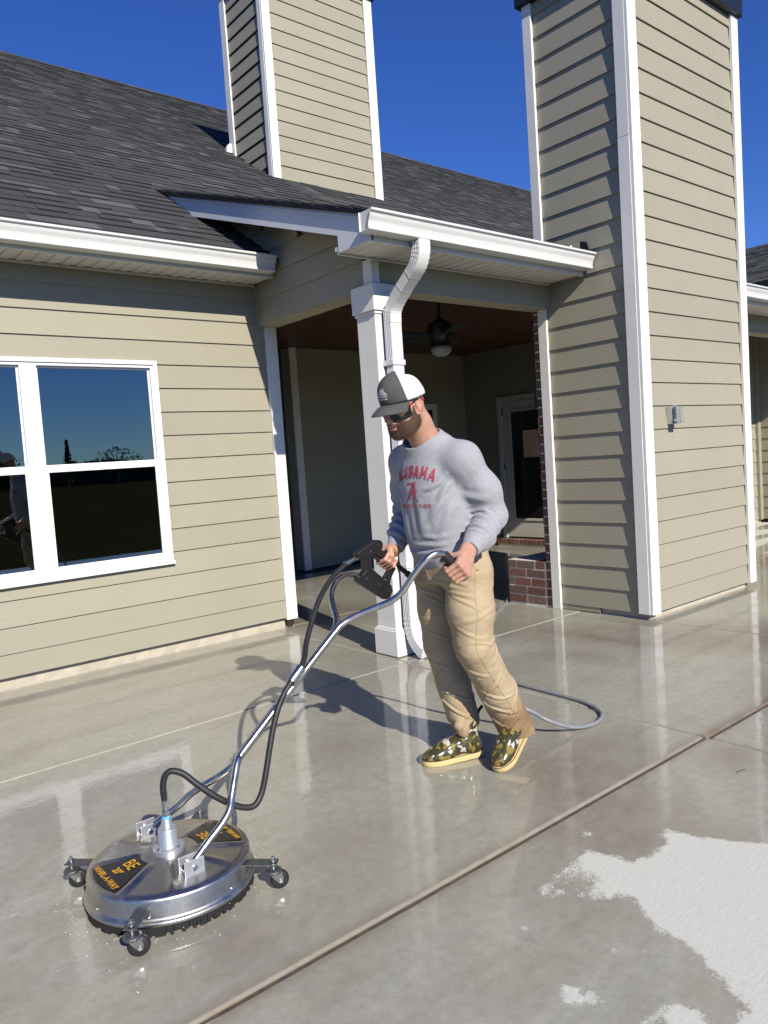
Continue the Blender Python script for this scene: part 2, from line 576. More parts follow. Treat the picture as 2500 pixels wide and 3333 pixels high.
def box(name, x0, x1, y0, y1, z0, z1, mat, parent=None, bevel=0.003, **kw):
    return obj(name, MB().box(x0, x1, y0, y1, z0, z1), mat, parent, bevel=bevel, **kw)

def spline(pts, per=8):
    P = [Vector(p) for p in pts]
    P = [P[0] * 2 - P[1]] + P + [P[-1] * 2 - P[-2]]
    out = []
    for i in range(1, len(P) - 2):
        p0, p1, p2, p3 = P[i - 1:i + 3]
        for j in range(per):
            t = j / per
            out.append(0.5 * ((2 * p1) + (p2 - p0) * t + (2 * p0 - 5 * p1 + 4 * p2 - p3) * t * t + (3 * p1 - p0 - 3 * p2 + p3) * t ** 3))
    out.append(P[-2])
    return out

# ------------------------------------------------------------------ ground, patio
lawn = obj('lawn', ([(-300, -300, -0.12), (300, -300, -0.12), (300, 300, -0.12), (-300, 300, -0.12)], [(0, 1, 2, 3)]), M_GRASS, kind='structure', label='flat winter lawn around the house')
patio = obj('patio', MB().box(-3.2, 12.4, -2.6, 9.9, -0.11, -0.011), M_JOINT, kind='structure', label='poured concrete patio with tooled joints')

def pnoise(p, seed=0):
    """gradient noise on an (N,3) array"""
    rng = np.random.default_rng(seed)
    perm = rng.permutation(256)
    perm = np.concatenate([perm, perm, perm])
    g = rng.normal(size=(256, 3))
    g /= np.linalg.norm(g, axis=1)[:, None]
    pi = np.floor(p).astype(int)
    pf = p - pi
    u = pf * pf * pf * (pf * (pf * 6 - 15) + 10)
    pi &= 255
    out = np.zeros(len(p))
    for dx in (0, 1):
        for dy in (0, 1):
            for dz in (0, 1):
                h = perm[perm[perm[(pi[:, 0] + dx) & 255] + ((pi[:, 1] + dy) & 255)] + ((pi[:, 2] + dz) & 255)]
                d = (g[h] * (pf - np.array([dx, dy, dz]))).sum(1)
                w = (u[:, 0] if dx else 1 - u[:, 0]) * (u[:, 1] if dy else 1 - u[:, 1]) * (u[:, 2] if dz else 1 - u[:, 2])
                out += w * d
    return out * 1.6

DRY = np.array([(1.77, 1.50), (1.90, 1.545), (2.07, 1.53), (2.10, 1.39), (2.24, 1.385), (2.37, 1.41), (2.43, 1.26), (2.49, 1.13), (2.75, 0.8), (3.4, 0.3), (3.0, -0.6), (1.5, -0.5), (1.60, 0.55), (1.655, 0.82), (1.735, 0.86), (1.765, 0.97), (1.825, 1.05), (1.855, 1.19), (1.92, 1.29), (1.86, 1.36)])

def poly_sd(P, poly):
    d = np.full(len(P), 1e9)
    inside = np.zeros(len(P), bool)
    k = len(poly)
    for i in range(k):
        a, c = poly[i], poly[(i + 1) % k]
        e = c - a
        w = P - a
        t = np.clip((w @ e) / (e @ e), 0, 1)
        d = np.minimum(d, np.linalg.norm(w - t[:, None] * e, axis=1))
        cond = ((a[1] > P[:, 1]) != (c[1] > P[:, 1]))
        xi = (c[0] - a[0]) * (P[:, 1] - a[1]) / (c[1] - a[1] + 1e-12) + a[0]
        inside ^= cond & (P[:, 0] < xi)
    return np.where(inside, -d, d)

def wet_stain(P):
    q = np.column_stack([P * 3.0, np.zeros(len(P))])
    w1 = pnoise(q, 3) * 0.05 + pnoise(q * 4.2, 4) * 0.022 + pnoise(q * 12, 5) * 0.010
    sd = poly_sd(P, DRY) + w1
    for (cx, cy, r, asp) in ((1.465, 1.165, 0.050, 1.5), (1.49, 1.125, 0.032, 1.2), (1.585, 0.93, 0.055, 1.4), (1.52, 0.99, 0.016, 1.0), (1.74, 1.12, 0.012, 1.0), (1.68, 1.19, 0.012, 1.6), (1.60, 1.42, 0.014, 1.0), (2.16, 1.62, 0.010, 1), (1.95, 1.72, 0.012, 1.3), (1.40, 1.30, 0.008, 1)):
        dd = np.hypot((P[:, 0] - cx) * asp, P[:, 1] - cy) - r + w1 * 0.45
        sd = np.minimum(sd, dd)
    wet = np.clip(0.5 + sd / 0.11, 0, 1)
    # partly dried fringe at the tip of the patch
    tip = np.exp(-(((P[:, 0] - 1.87) / 0.16) ** 2 + ((P[:, 1] - 1.46) / 0.13) ** 2))
    wet = np.maximum(wet, np.minimum(1, tip * 0.62))
    # far side of the patio is drying in streaks
    far = np.clip((P[:, 0] - 8.2) / 1.0, 0, 1)
    st = pnoise(np.column_stack([P[:, 0] * 0.8, P[:, 1] * 3.5, np.zeros(len(P))]), 8)
    wet = np.where(far > 0, np.minimum(wet, 1 - far * np.clip(0.55 + st * 1.2, 0, 0.75)), wet)
    stn = np.clip(pnoise(q * 0.30 + 5.3, 6) * 1.5 - 0.12, 0, 0.75)
    for (cx, cy, r, a) in ((2.55, 1.98, 0.22, 0.9), (3.15, 1.55, 0.16, 0.7), (0.95, 1.98, 0.20, 0.6), (2.1, 3.0, 0.25, 0.45), (4.1, 3.1, 0.3, 0.5), (1.55, 2.2, 0.3, 0.35)):
        stn = np.maximum(stn, a * np.exp(-((P[:, 0] - cx) ** 2 + (P[:, 1] - cy) ** 2) / (2 * (r * 0.6) ** 2)))
    # dirt along the tooled joint
    stn = np.maximum(stn, 1.35 * np.exp(-np.abs(P[:, 1] - 1.752) / 0.028))
    return wet, stn

def slab(x0, x1, y0, y1, step, gap=0.004, rnd=0.006, gaps=None):
    gx0, gx1, gy0, gy1 = gaps if gaps else (gap,) * 4
    x0 += gx0; x1 -= gx1; y0 += gy0; y1 -= gy1
    def axis(a, c):
        k = max(2, int(round((c - a - 2 * rnd) / step)))
        return np.concatenate([[a, a + rnd * 0.35, a + rnd * 1.05], np.linspace(a + rnd * 1.5, c - rnd * 1.5, k), [c - rnd * 1.05, c - rnd * 0.35, c]])
    xs, ys = axis(x0, x1), axis(y0, y1)
    X, Y = np.meshgrid(xs, ys, indexing='ij')
    def drop(a, lo, hi):
        e = np.minimum(a - lo, hi - a)
        return np.where(e <= 1e-6, rnd * 1.5, np.where(e < rnd, rnd * 0.45, 0))
    Z = -np.maximum(drop(X, x0, x1), drop(Y, y0, y1))
    nx, ny = len(xs), len(ys)
    vs = np.column_stack([X.ravel(), Y.ravel(), Z.ravel()])
    idx = np.arange(nx * ny).reshape(nx, ny)
    f = np.column_stack([idx[:-1, :-1].ravel(), idx[1:, :-1].ravel(), idx[1:, 1:].ravel(), idx[:-1, 1:].ravel()])
    # skirt
    ring = list(idx[:, 0]) + list(idx[-1, 1:]) + list(idx[-2::-1, -1]) + list(idx[0, -2:0:-1])
    base = len(vs)
    sk = vs[ring].copy()
    sk[:, 2] = -0.06
    vs2 = np.vstack([vs, sk])
    k = len(ring)
    fs = [tuple(q) for q in f.tolist()] + [(ring[(i + 1) % k], ring[i], base + i, base + (i + 1) % k) for i in range(k)]
    o = obj('concrete_slab', (vs2.tolist(), fs), M_CONC, patio, smooth=True)
    o.data.set_sharp_from_angle(angle=math.radians(60))
    w, st = wet_stain(vs2[:, :2])
    for nm, arr in (('wet', w), ('stain', st)):
        a = o.data.attributes.new(nm, 'FLOAT', 'POINT')
        a.data.foreach_set('value', arr.astype(np.float32))
    return o

J = 0.010
slab(-3.0, 3.27, -2.4, 1.755, 0.03, gaps=(0, .004, 0, J), rnd=0.008)
slab(3.27, 5.23, -2.4, 1.74, 0.03, gaps=(.004, .004, 0, J), rnd=0.008)
slab(5.23, 8.2, -2.4, 1.74, 0.2, gaps=(.004, .004, 0, J))
slab(8.2, 12.2, -2.4, 1.74, 0.2)
slab(-3.0, 3.27, 1.755, 3.85, 0.05, gaps=(0, .004, J, .004), rnd=0.007)
slab(3.27, 5.23, 1.74, 3.85, 0.05, gaps=(.004, .004, J, .004), rnd=0.007)
slab(5.23, 8.2, 1.74, 3.85, 0.1, gaps=(.004, .004, J, .004))
slab(8.2, 12.2, 1.74, 3.85, 0.1)
slab(-3.0, 3.297, 3.85, 5.545, 0.08)
slab(3.297, 7.6, 3.85, 5.553, 0.08)
slab(7.6, 12.2, 3.85, 5.553, 0.1)
slab(3.297, 12.2, 5.553, 9.8, 0.3)

# ------------------------------------------------------------------ house
house = empty('house', (3.4, 6.0, 0), 'tan lap sided house with charcoal shingle roof, white gutters and covered porch', 'house')
EXP = 0.1769

def lap_wall(parent, face, plane, a0, a1, z0, z1, first=None, exp=EXP, openings=(), clip=None, name='siding_plank'):
    """lap boards on a wall. face 'y': looks to -Y, boards run along X; face 'x': looks to -X, boards run along Y"""
    zb = z0
    nxt = first if first is not None else z0 + exp
    while zb < z1 - 0.02:
        zt = min(nxt, z1)
        top = min(zt + 0.022, z1)
        segs = [(a0, a1)]
        for (o0, o1, oz0, oz1) in openings:
            if zt > oz0 and zb < oz1:
                new = []
                for (p, q) in segs:
                    if o0 > p: new.append((p, min(q, o0)))
                    if o1 < q: new.append((max(p, o1), q))
                segs = [t for t in new if t[1] - t[0] > 0.01]
        pieces = [(p, q, zb, top) for (p, q) in segs]
        for (o0, o1, oz0, oz1) in openings:
            if zt > oz0 and zb < oz1:
                if top > oz1 + 0.01 and zt > oz1: pieces.append((max(a0, o0), min(a1, o1), oz1, top))
                if zb < oz0 - 0.01: pieces.append((max(a0, o0), min(a1, o1), zb, oz0))
        cutp = []
        for (p, q, zlo, zhi) in pieces:
            if face == 'y' and q - p > 3.0 and not clip:
                c = p + random.uniform(.35, .75) * (q - p)
                cutp += [(p, c - .0008, zlo, zhi), (c + .0008, q, zlo, zhi)]
            else:
                cutp.append((p, q, zlo, zhi))
        for (p, q, zlo, zhi) in cutp:
            if clip:
                p, q = clip(p, q, zb, top)
                if q - p < 0.03:
                    continue
            jz = random.uniform(-0.0012, 0.0012)
            ua = -0.003 + 0.013 * (zlo - zb) / exp
            ub = -0.003 + 0.013 * (zhi - zb) / exp
            prof = [(ua, zlo + jz), (ub, zhi), (ub + 0.008, zhi), (ua + 0.009, zlo + jz)]
            mb = MB()
            if face == 'y':
                mb.prism([(0, plane + u, z) for (u, z) in prof], (p, 0, 0), (q, 0, 0))
            else:
                mb.prism([(plane + u, 0, z) for (u, z) in prof][::-1], (0, p, 0), (0, q, 0))
            obj(name, mb, M_SID, parent)
        zb = nxt
        nxt += exp

# --- left wing wall
wall = MB()
wx0, wx1, wz0, wz1 = 0.608, 2.428, 0.695, 2.214
for a in ((-3.2, wx0 + .02, 0.0, 3.0), (wx1 - .02, 3.46, 0.0, 3.0), (wx0 + .02, wx1 - .02, 0.0, wz0 + .02), (wx0 + .02, wx1 - .02, wz1 - .02, 3.0)):
    wall.box(a[0], a[1], 5.522, 5.64, max(a[2], 0.092), a[3])
left_wall = obj('left_wing_wall', wall, M_GAP, house)
lap_wall(left_wall, 'y', 5.50, -3.0, 3.393, 0.092, 2.86, first=0.248, openings=[(wx0 + 0.01, wx1 - 0.01, wz0 + .01, wz1 - .01)])
box('foundation', -3.2, 3.455, 5.545, 5.6, -0.05, 0.088, M_FND, house, bevel=0.006)
box('corner_board', 3.390, 3.472, 5.478, 5.52, 0.074, 2.535, M_TRIM, house)
box('corner_board', 3.4725, 3.496, 5.480, 5.58, 0.074, 2.535, M_TRIM, house)
box('side_wall', 3.40, 3.485, 5.53, 9.6, 0.0, 3.0, M_SID, house)
box('sealant_lump', 3.40, 3.468, 5.50, 5.54, 0.02, 0.072, M_GAP, house)

# --- window (double, double-hung)
win = obj('window', MB().box(wx0, wx1, 5.56, 5.60, wz0, wz0 + .02).box(wx0, wx1, 5.56, 5.60, wz1 - .02, wz1), M_VINYL, house, label='white vinyl double window with dark glass')
def frame(name, x0, x1, z0, z1, y0, y1, w, parent, wb=None, wt=None, mat=M_VINYL):
    wb = wb or w
    wt = wt or w
    mb = MB()
    mb.box(x0, x0 + w, y0, y1, z0, z1)
    mb.box(x1 - w, x1, y0, y1, z0, z1)
    mb.box(x0 + w, x1 - w, y0, y1, z0, z0 + wb)
    mb.box(x0 + w, x1 - w, y0, y1, z1 - wt, z1)
    return obj(name, mb, mat, parent, bevel=0.003)
frame('frame', wx0, wx1, wz0, wz1, 5.475, 5.56, 0.030, win)
frame('frame_step', wx0 + .030, wx1 - .030, wz0 + .030, wz1 - .030, 5.487, 5.558, 0.022, win)
box('mullion', 1.463, 1.573, 5.484, 5.556, wz0 + .052, wz1 - .052, M_VINYL, win)
box('sill', wx0 - 0.01, wx1 + 0.01, 5.462, 5.474, wz0 - 0.004, wz0 + 0.02, M_VINYL, win)
for (a, c) in ((wx0 + .052, 1.463), (1.573, wx1 - .052)):
    frame('upper_sash', a, c, 1.435, wz1 - .052, 5.512, 5.535, 0.014, win, wb=0.03)
    frame('lower_sash', a, c, wz0 + .052, 1.485, 5.494, 5.511, 0.022, win, wb=0.035, wt=0.052)
    obj('pane', MB().box(a + .012, c - .012, 5.523, 5.527, 1.462, wz1 - .064), M_GLASS, win)
    obj('pane', MB().box(a + .020, c - .020, 5.502, 5.506, wz0 + .084, 1.436), M_GLASS, win)
    box('blind_rail', a + .02, c - .02, 5.59, 5.60, 2.06, 2.068, M_WHITE, win, bevel=0)
# dim room behind the glass
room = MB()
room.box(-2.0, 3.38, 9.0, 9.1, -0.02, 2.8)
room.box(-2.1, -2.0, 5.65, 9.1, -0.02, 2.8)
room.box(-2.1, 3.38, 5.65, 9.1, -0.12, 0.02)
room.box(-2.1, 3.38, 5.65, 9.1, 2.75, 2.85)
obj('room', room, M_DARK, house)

# --- eaves
def gutter(name, x0, x1, yf, zt, parent, caps=(True, True)):
    out = [(0.0, 0.0), (0.0, -0.118), (-0.082, -0.118), (-0.091, -0.115), (-0.093, -0.104), (-0.088, -0.096), (-0.090, -0.086), (-0.096, -0.064), (-0.108, -0.042), (-0.114, -0.024), (-0.117, -0.017), (-0.130, -0.014), (-0.131, -0.003), (-0.126, 0.001), (-0.118, 0.000)]
    inn = [(-0.118, -0.003), (-0.124, -0.006), (-0.112, -0.014), (-0.104, -0.042), (-0.092, -0.066), (-0.085, -0.09), (-0.080, -0.114), (-0.003, -0.114), (-0.003, 0.0)]
    prof = [(0, yf + u, zt + w) for (u, w) in out + inn]
    g = obj(name, MB().prism(prof, (x0, 0, 0), (x1, 0, 0)), M_GUT, parent)
    cap = [(0, yf + u, zt + w) for (u, w) in out[:-1]]
    for k, xe in enumerate((x0 + 0.012, x1 - 0.012)):
        if caps[k]:
            obj('end_cap', MB().prism(cap, (xe - .001, 0, 0), (xe + .001, 0, 0)), M_GUT, g)
    return g

gutter('gutter', -3.2, 3.285, 5.185, 2.985, house)
box('fascia', -3.2, 3.32, 5.1865, 5.21, 2.842, 3.0, M_GUT, house)
sof = box('soffit', -3.2, 3.325, 5.212, 5.50, 2.868, 2.90, M_SOF, house, bevel=0)
def soffit_panels(parent, x0, x1, y0, y1, z, w=0.1):
    x = x0
    while x < x1 - 0.02:
        q = min(x + w, x1)
        pr = [(x, 0, z + .012), (x + .006, 0, z), (x + (q - x) * .62, 0, z), (x + (q - x) * .68, 0, z + .004), (q - .001, 0, z + .004), (q - .001, 0, z + .012)]
        obj('soffit_panel', MB().prism(pr, (0, y0, 0), (0, y1, 0)), M_SOF, parent)
        x = q
soffit_panels(sof, 0.3, 3.322, 5.213, 5.490, 2.856)
box('frieze', -3.2, 3.33, 5.488, 5.497, 2.838, 2.856, M_SOF, house, bevel=0.002)

# --- porch front: column, beams, soffit, gutter
col = obj('porch_column', MB().box(3.335, 3.535, 3.995, 4.195, 0.18, 2.38), M_TRIM, house, bevel=0.006)
box('column_cap', 3.314, 3.556, 3.974, 4.216, 2.368, 2.548, M_TRIM, col, bevel=0.004)
box('cap_band', 3.326, 3.544, 3.986, 4.204, 2.348, 2.369, M_TRIM, col, bevel=0.003)
box('column_base', 3.316, 3.554, 3.972, 4.214, 0.006, 0.186, M_TRIM, col, bevel=0.004)
box('base_cove', 3.326, 3.544, 3.984, 4.204, 0.185, 0.200, M_TRIM, col, bevel=0.004)
box('corner_post', 3.333, 3.40, 3.998, 4.092, 2.546, 2.712, M_TRIM, house)
fb = box('front_beam', 3.40, 5.235, 4.004, 4.175, 2.516, 2.712, M_SID, house)
box('front_beam', 6.9, 12.4, 4.004, 4.175, 2.516, 2.712, M_SID, house)
sb = box('side_beam', 3.345, 3.50, 4.09, 5.52, 2.516, 2.73, M_SID, house)
rake_under = lambda y: 2.82 + 0.347 * (y - 3.977)
def clip_side(p, q, zb, top):
    need = 3.977 + (top - 0.15 - 2.82) / 0.347
    hi = 5.16 + (zb - 2.93) / 0.64 if zb > 2.95 else 5.497
    return max(p, need), min(q, max(5.497, hi + 0.25))
gable = obj('gable_wall', MB().prism([(3.345, 4.05, 2.72), (3.345, 7.2, 2.72), (3.345, 7.2, 3.86), (3.345, 4.05, 2.85)], (0, 0, 0), (0.12, 0, 0)), M_GAP, house)
lap_wall(gable, 'x', 3.335, 4.094, 6.9, 2.522, 3.75, first=2.718, clip=clip_side)
box('corner_strip', 3.322, 3.345, 5.470, 5.4965, 2.52, 2.84, M_SID, house, bevel=0.001)
gutter('porch_gutter', 2.968, 5.205, 3.65, 2.853, house)
gutter('porch_gutter', 6.93, 12.4, 3.65, 2.853, house, caps=(True, False))
box('porch_fascia', 3.06, 5.215, 3.652, 3.674, 2.700, 2.87, M_GUT, house)
box('porch_fascia', 6.92, 12.4, 3.652, 3.674, 2.700, 2.87, M_GUT, house)
ps = box('porch_soffit', 3.058, 5.218, 3.676, 4.02, 2.724, 2.75, M_SOF, house, bevel=0)
soffit_panels(ps, 3.06, 5.214, 3.676, 3.985, 2.712)
box('porch_soffit', 6.92, 12.4, 3.676, 4.02, 2.714, 2.75, M_SOF, house, bevel=0)
box('soffit_trim', 3.058, 5.217, 3.984, 4.0035, 2.700, 2.713, M_GUT, house, bevel=0.002)
# rake board (shed roof end) with its boxed return, and its sloping underside
rk = [(3.065, 3.652, 2.708), (3.065, 3.978, 2.708), (3.065, 3.978, 2.815), (3.065, 5.97, 3.500), (3.065, 6.70, 3.935), (3.065, 3.652, 2.888)]
rake = obj('rake_board', MB().prism(rk, (-0.012, 0, 0), (0.012, 0, 0)), M_RAKE, house)
obj('rake_bead', MB().prism([(3.05, 3.70, 2.84), (3.05, 6.55, 3.824), (3.05, 6.55, 3.838), (3.05, 3.70, 2.854)], (-0.004, 0, 0), (0.004, 0, 0)), M_RAKE, rake)
obj('rake_soffit', MB().prism([(3.078, 3.98, 2.83), (3.078, 6.2, 3.60), (3.078, 6.2, 3.63), (3.078, 3.98, 2.86)], (0, 0, 0), (0.27, 0, 0)), M_SOF, house)

# --- downspout: ribbed pipe, two offset elbows and a kick-out
def rib_section(w, d, k=5):
    pts = []
    def side(p, q, nrm, cnt):
        for i in range(cnt * 4):
            t = i / (cnt * 4)
            dep = 0.0035 if (i % 4) in (1, 2) else 0
            pts.append((p[0] + (q[0] - p[0]) * t - nrm[0] * dep, p[1] + (q[1] - p[1]) * t - nrm[1] * dep))
    c = 0.004
    hw, hd = w / 2, d / 2
    side((-hw + c, -hd), (hw - c, -hd), (0, -1), k)
    side((hw, -hd + c), (hw, hd - c), (1, 0), 4)
    side((hw - c, hd), (-hw + c, hd), (0, 1), k)
    side((-hw, hd - c), (-hw, -hd + c), (-1, 0), 4)
    return pts
def pipe(name, path, w, d, parent, crimps=0):
    """path lies in a plane x = const; section width w along X, depth d across"""
    sec = rib_section(w, d)
    P = [Vector(p) for p in path]
    vs, fs = [], []
    k = len(sec)
    for i, p in enumerate(P):
        t = (P[min(i + 1, len(P) - 1)] - P[max(i - 1, 0)]).normalized()
        nn = Vector((1, 0, 0)).cross(t).normalized()
        sc = 0.945 if (crimps and i % 2) else 1.0
        for (a, c) in sec:
            vs.append(p + Vector((1, 0, 0)) * a * sc + nn * c * sc)
    for i in range(len(P) - 1):
        for j in range(k):
            a, c = i * k + j, i * k + (j + 1) % k
            fs.append((a, c, c + k, a + k))
    fs.append(tuple(range(k)))
    fs.append(tuple(range((len(P) - 1) * k, len(P) * k))[::-1])
    return obj(name, (vs, fs), M_GUT, parent, smooth=True, auto=35)
X0 = 3.432
ds = pipe('downspout', [(X0, 3.932, 2.37), (X0, 3.932, 1.95), (X0, 3.932, 0.26)], 0.098, 0.072, house)
def arc_path(pts, per=7):
    return [tuple(p) for p in spline(pts, per)]
pipe('elbow', arc_path([(X0 - .012, 3.597, 2.745), (X0 - .012, 3.600, 2.665), (X0 - .010, 3.635, 2.595), (X0 - .006, 3.70, 2.545)], 6), 0.102, 0.076, ds, crimps=1)
pipe('elbow', arc_path([(X0 - .005, 3.695, 2.549), (X0 - .003, 3.80, 2.474)], 3), 0.098, 0.072, ds)
pipe('elbow', arc_path([(X0 - .003, 3.79, 2.482), (X0, 3.878, 2.412), (X0, 3.922, 2.355), (X0, 3.930, 2.28)], 6), 0.101, 0.076, ds, crimps=1)
pipe('kick_out', arc_path([(X0, 3.932, 0.30), (X0, 3.928, 0.20), (X0, 3.895, 0.115), (X0, 3.835, 0.06), (X0, 3.80, 0.045)], 6), 0.101, 0.076, ds, crimps=1)
box('strap', X0 - .056, X0 + .056, 3.890, 3.995, 1.995, 2.03, M_GUT, ds, bevel=0.002)
box('strap', X0 - .056, X0 + .056, 3.890, 3.995, 0.62, 0.65, M_GUT, ds, bevel=0.002)

# --- big porch chimney
chim = obj('porch_chimney', MB().box(5.24, 6.89, 3.212, 4.112, 0.051, 4.96), M_GAP, house, label='tall tan sided porch chimney with white corner boards and black cap')
lap_wall(chim, 'y', 3.192, 5.318, 6.812, 0.05, 4.955, first=0.213, exp=0.1785)
lap_wall(chim, 'x', 5.222, 3.292, 4.032, 0.05, 4.955, first=0.213, exp=0.1785)
for (a, c, d, e) in ((5.204, 5.318, 3.168, 3.194), (6.812, 6.926, 3.168, 3.194)):
    box('corner_board', a, c, d, e, 0.044, 4.95, M_TRIM, chim)
box('corner_board', 5.200, 5.226, 3.1945, 3.292, 0.044, 3.62, M_TRIM, chim)
box('corner_board', 5.202, 5.226, 3.1945, 3.291, 3.623, 4.95, M_TRIM, chim)
box('corner_board', 5.200, 5.226, 4.032, 4.118, 0.0, 4.95, M_TRIM, chim)
box('corner_board', 6.905, 6.93, 3.1945, 4.118, 0.044, 4.95, M_TRIM, chim)
box('chimney_cap', 5.165, 6.955, 3.135, 4.16, 4.951, 5.13, M_CAPM, chim, bevel=0.004)
box('cap_lip', 5.15, 6.97, 3.12, 4.175, 5.131, 5.16, M_CAPM, chim, bevel=0.004)
box('chimney_foundation', 5.252, 6.87, 3.228, 4.10, -0.05, 0.048, M_FND, chim, bevel=0.006)
box('bottom_board', 5.226, 5.238, 3.66, 4.03, 0.004, 0.05, M_SID, chim)
# kick-out flashing scraps by the chimney
obj('flashing', MB().prism([(5.165, 3.74, 2.875), (5.205, 3.74, 2.875), (5.203, 3.74, 2.96), (5.185, 3.74, 2.955), (5.168, 3.74, 2.92)], (0, 0, 0), (0, 0.012, 0)), M_TRIM, chim)
obj('flashing', MB().prism([(5.195, 3.545, 2.845), (5.195, 3.66, 2.885), (5.195, 3.66, 2.97), (5.195, 3.60, 2.95), (5.195, 3.585, 2.90)], (0, 0, 0), (0.006, 0, 0)), M_BLKMET, chim)

# --- roof
MS = 0.64
Y_E, Z_E = 5.145, 2.985
Y_R = 13.42
zr = lambda y: Z_E + MS * (y - Y_E)
PS = 0.345
zp = lambda y: 2.884 + PS * (y - 3.64)
Y_F = (Z_E - MS * Y_E - 2.884 + PS * 3.64) / (PS - MS)           # fold between the two pitches
deck = MB()
deck.prism([(0, Y_E, Z_E - .012), (0, Y_R, zr(Y_R) - .012), (0, Y_R, zr(Y_R) - .06), (0, Y_E + .02, Z_E - .05)], (-4, 0, 0), (24, 0, 0))
deck.prism([(0, Y_R, zr(Y_R) - .012), (0, 21.5, Z_E - .012), (0, 21.5, Z_E - .06), (0, Y_R, zr(Y_R) - .06)], (-4, 0, 0), (24, 0, 0))
deck.prism([(0, 3.64, zp(3.64) - .012), (0, Y_F + .1, zp(Y_F + .1) - .012), (0, Y_F + .1, zp(Y_F + .1) - .04), (0, 3.64, zp(3.64) - .035)], (3.035, 0, 0), (5.19, 0, 0))
deck.prism([(0, 4.14, zp(4.14) - .012), (0, Y_F + .1, zp(Y_F + .1) - .012), (0, Y_F + .1, zp(Y_F + .1) - .04), (0, 4.14, zp(4.14) - .035)], (5.19, 0, 0), (6.94, 0, 0))
deck.prism([(0, 3.64, zp(3.64) - .012), (0, Y_F + .1, zp(Y_F + .1) - .012), (0, Y_F + .1, zp(Y_F + .1) - .04), (0, 3.64, zp(3.64) - .035)], (6.94, 0, 0), (24, 0, 0))
roof = obj('roof', deck, M_BLKMET, house, label='charcoal asphalt shingle roof')

TABS = []
def shingles(x0, x1, ya, yb, z0, slope, skip=None, lift=0.0):
    cs = 1 / math.sqrt(1 + slope * slope)
    ex = 0.143
    s, i = 0.0, 0
    nrm = np.array([0, -slope * cs, cs])
    up = np.array([0, cs, slope * cs])
    smax = (yb - ya) / cs
    while s < smax:
        x = x0 + random.uniform(-0.3, 0)
        wob = random.uniform(-0.003, 0.003)
        while x < x1:
            w = random.choice((0.11, 0.15, 0.19, 0.23, 0.28, 0.34))
            a, c = max(x, x0), min(x + w, x1)
            x += w
            if c - a < 0.02:
                continue
            thick = random.random() < 0.5
            h = (0.014 if thick else 0.007) + lift + random.uniform(0, .001)
            e = min(s + ex + 0.012, smax + .02)
            if skip and skip((a + c) / 2, ya + s * cs):
                continue
            tone = .20 + .42 * random.betavariate(1.8, 2.0) * (1.0 if thick else 0.7)
            if random.random() < 0.19: tone = random.uniform(0.70, 1.0)
            a += .0015; c -= .0015
            sk = random.uniform(-.01, .01)
            o = np.array([0, ya, z0])
            p0 = o + up * (s + wob)
            p1 = o + up * e
            V = [p0 + nrm * -0.01, p0 + nrm * h, p1 + nrm * (0.002 + lift)]
            vs = [(a, V[0][1], V[0][2]), (c, V[0][1], V[0][2]), (c, V[1][1], V[1][2]), (a, V[1][1], V[1][2]), (c + sk * 0, V[2][1], V[2][2]), (a, V[2][1], V[2][2])]
            TABS.append((vs, tone))
        s += ex
        i += 1
TF = [(0, 1, 2, 3), (3, 2, 4, 5), (0, 3, 5), (1, 4, 2)]
shingles(-0.6, 3.42, Y_E - 0.02, Y_F, Z_E - 0.0128, MS)
shingles(-0.6, 19.0, Y_F, Y_R, zr(Y_F), MS, skip=lambda x, y: 5.36 < x < 7.1 and 8.2 < y < 9.05)
shingles(3.02, 12.4, 3.625, Y_F, zp(3.625), PS, skip=lambda x, y: 5.2 < x < 6.93 and y < 4.1)
def px_area(vs):
    P = np.array(vs)[2:6]
    q = P - np.array([0, 0, HC])
    zz = q @ np.array(W_)
    if zz.min() < 0.5: return 0
    u = q @ np.array(R_) / zz * 2490 + 1250
    w = -(q @ np.array(U_)) / zz * 2490 + 1666
    if u.max() < 5 or u.min() > 2495 or w.max() < 5: return 0
    area = 0.5 * abs(np.dot(u, np.roll(w, 1)) - np.dot(w, np.roll(u, 1)))
    return area
order = sorted(range(len(TABS)), key=lambda i: -px_area(TABS[i][0]))
def tab_obj(name, tabs, kind=None):
    vs, fs, tn = [], [], []
    for (v, t) in tabs:
        o = len(vs)
        vs += v
        fs += [tuple(k + o for k in q) for q in TF]
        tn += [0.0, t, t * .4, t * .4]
    ob = obj(name, (vs, fs), M_SHG, roof, kind=kind)
    a = ob.data.attributes.new('tone', 'FLOAT', 'FACE')
    a.data.foreach_set('value', np.array(tn, np.float32))
    return ob
for i in order[:290]:
    tab_obj('shingle', [TABS[i]])
tab_obj('shingle_field', [TABS[i] for i in order[290:]], kind='stuff')
rc = MB()
xx = -4.0
while xx < 24:
    rc.prism([(0, Y_R - .14, zr(Y_R - .14) + .012), (0, Y_R, zr(Y_R) + .02), (0, Y_R + .14, zr(Y_R - .14) + .012), (0, Y_R, zr(Y_R) - .002)], (xx, 0, 0), (xx + .20, 0, 0.002))
    xx += 0.2
rco = obj('ridge_cap', rc, M_SHG, roof, kind='stuff')
a_ = rco.data.attributes.new('tone', 'FLOAT', 'POINT')
a_.data.foreach_set('value', np.repeat(RNG.uniform(.2, .8, len(rco.data.vertices) // 8), 8).astype(np.float32))
# drip edge lines at the rake
obj('drip_edge', MB().prism([(3.026, 3.63, zp(3.63) - .03), (3.026, Y_F, zp(Y_F) - .03), (3.026, Y_F, zp(Y_F) - .004), (3.026, 3.63, zp(3.63) - .004)], (0, 0, 0), (0.012, 0, 0)), M_BLKMET, roof)

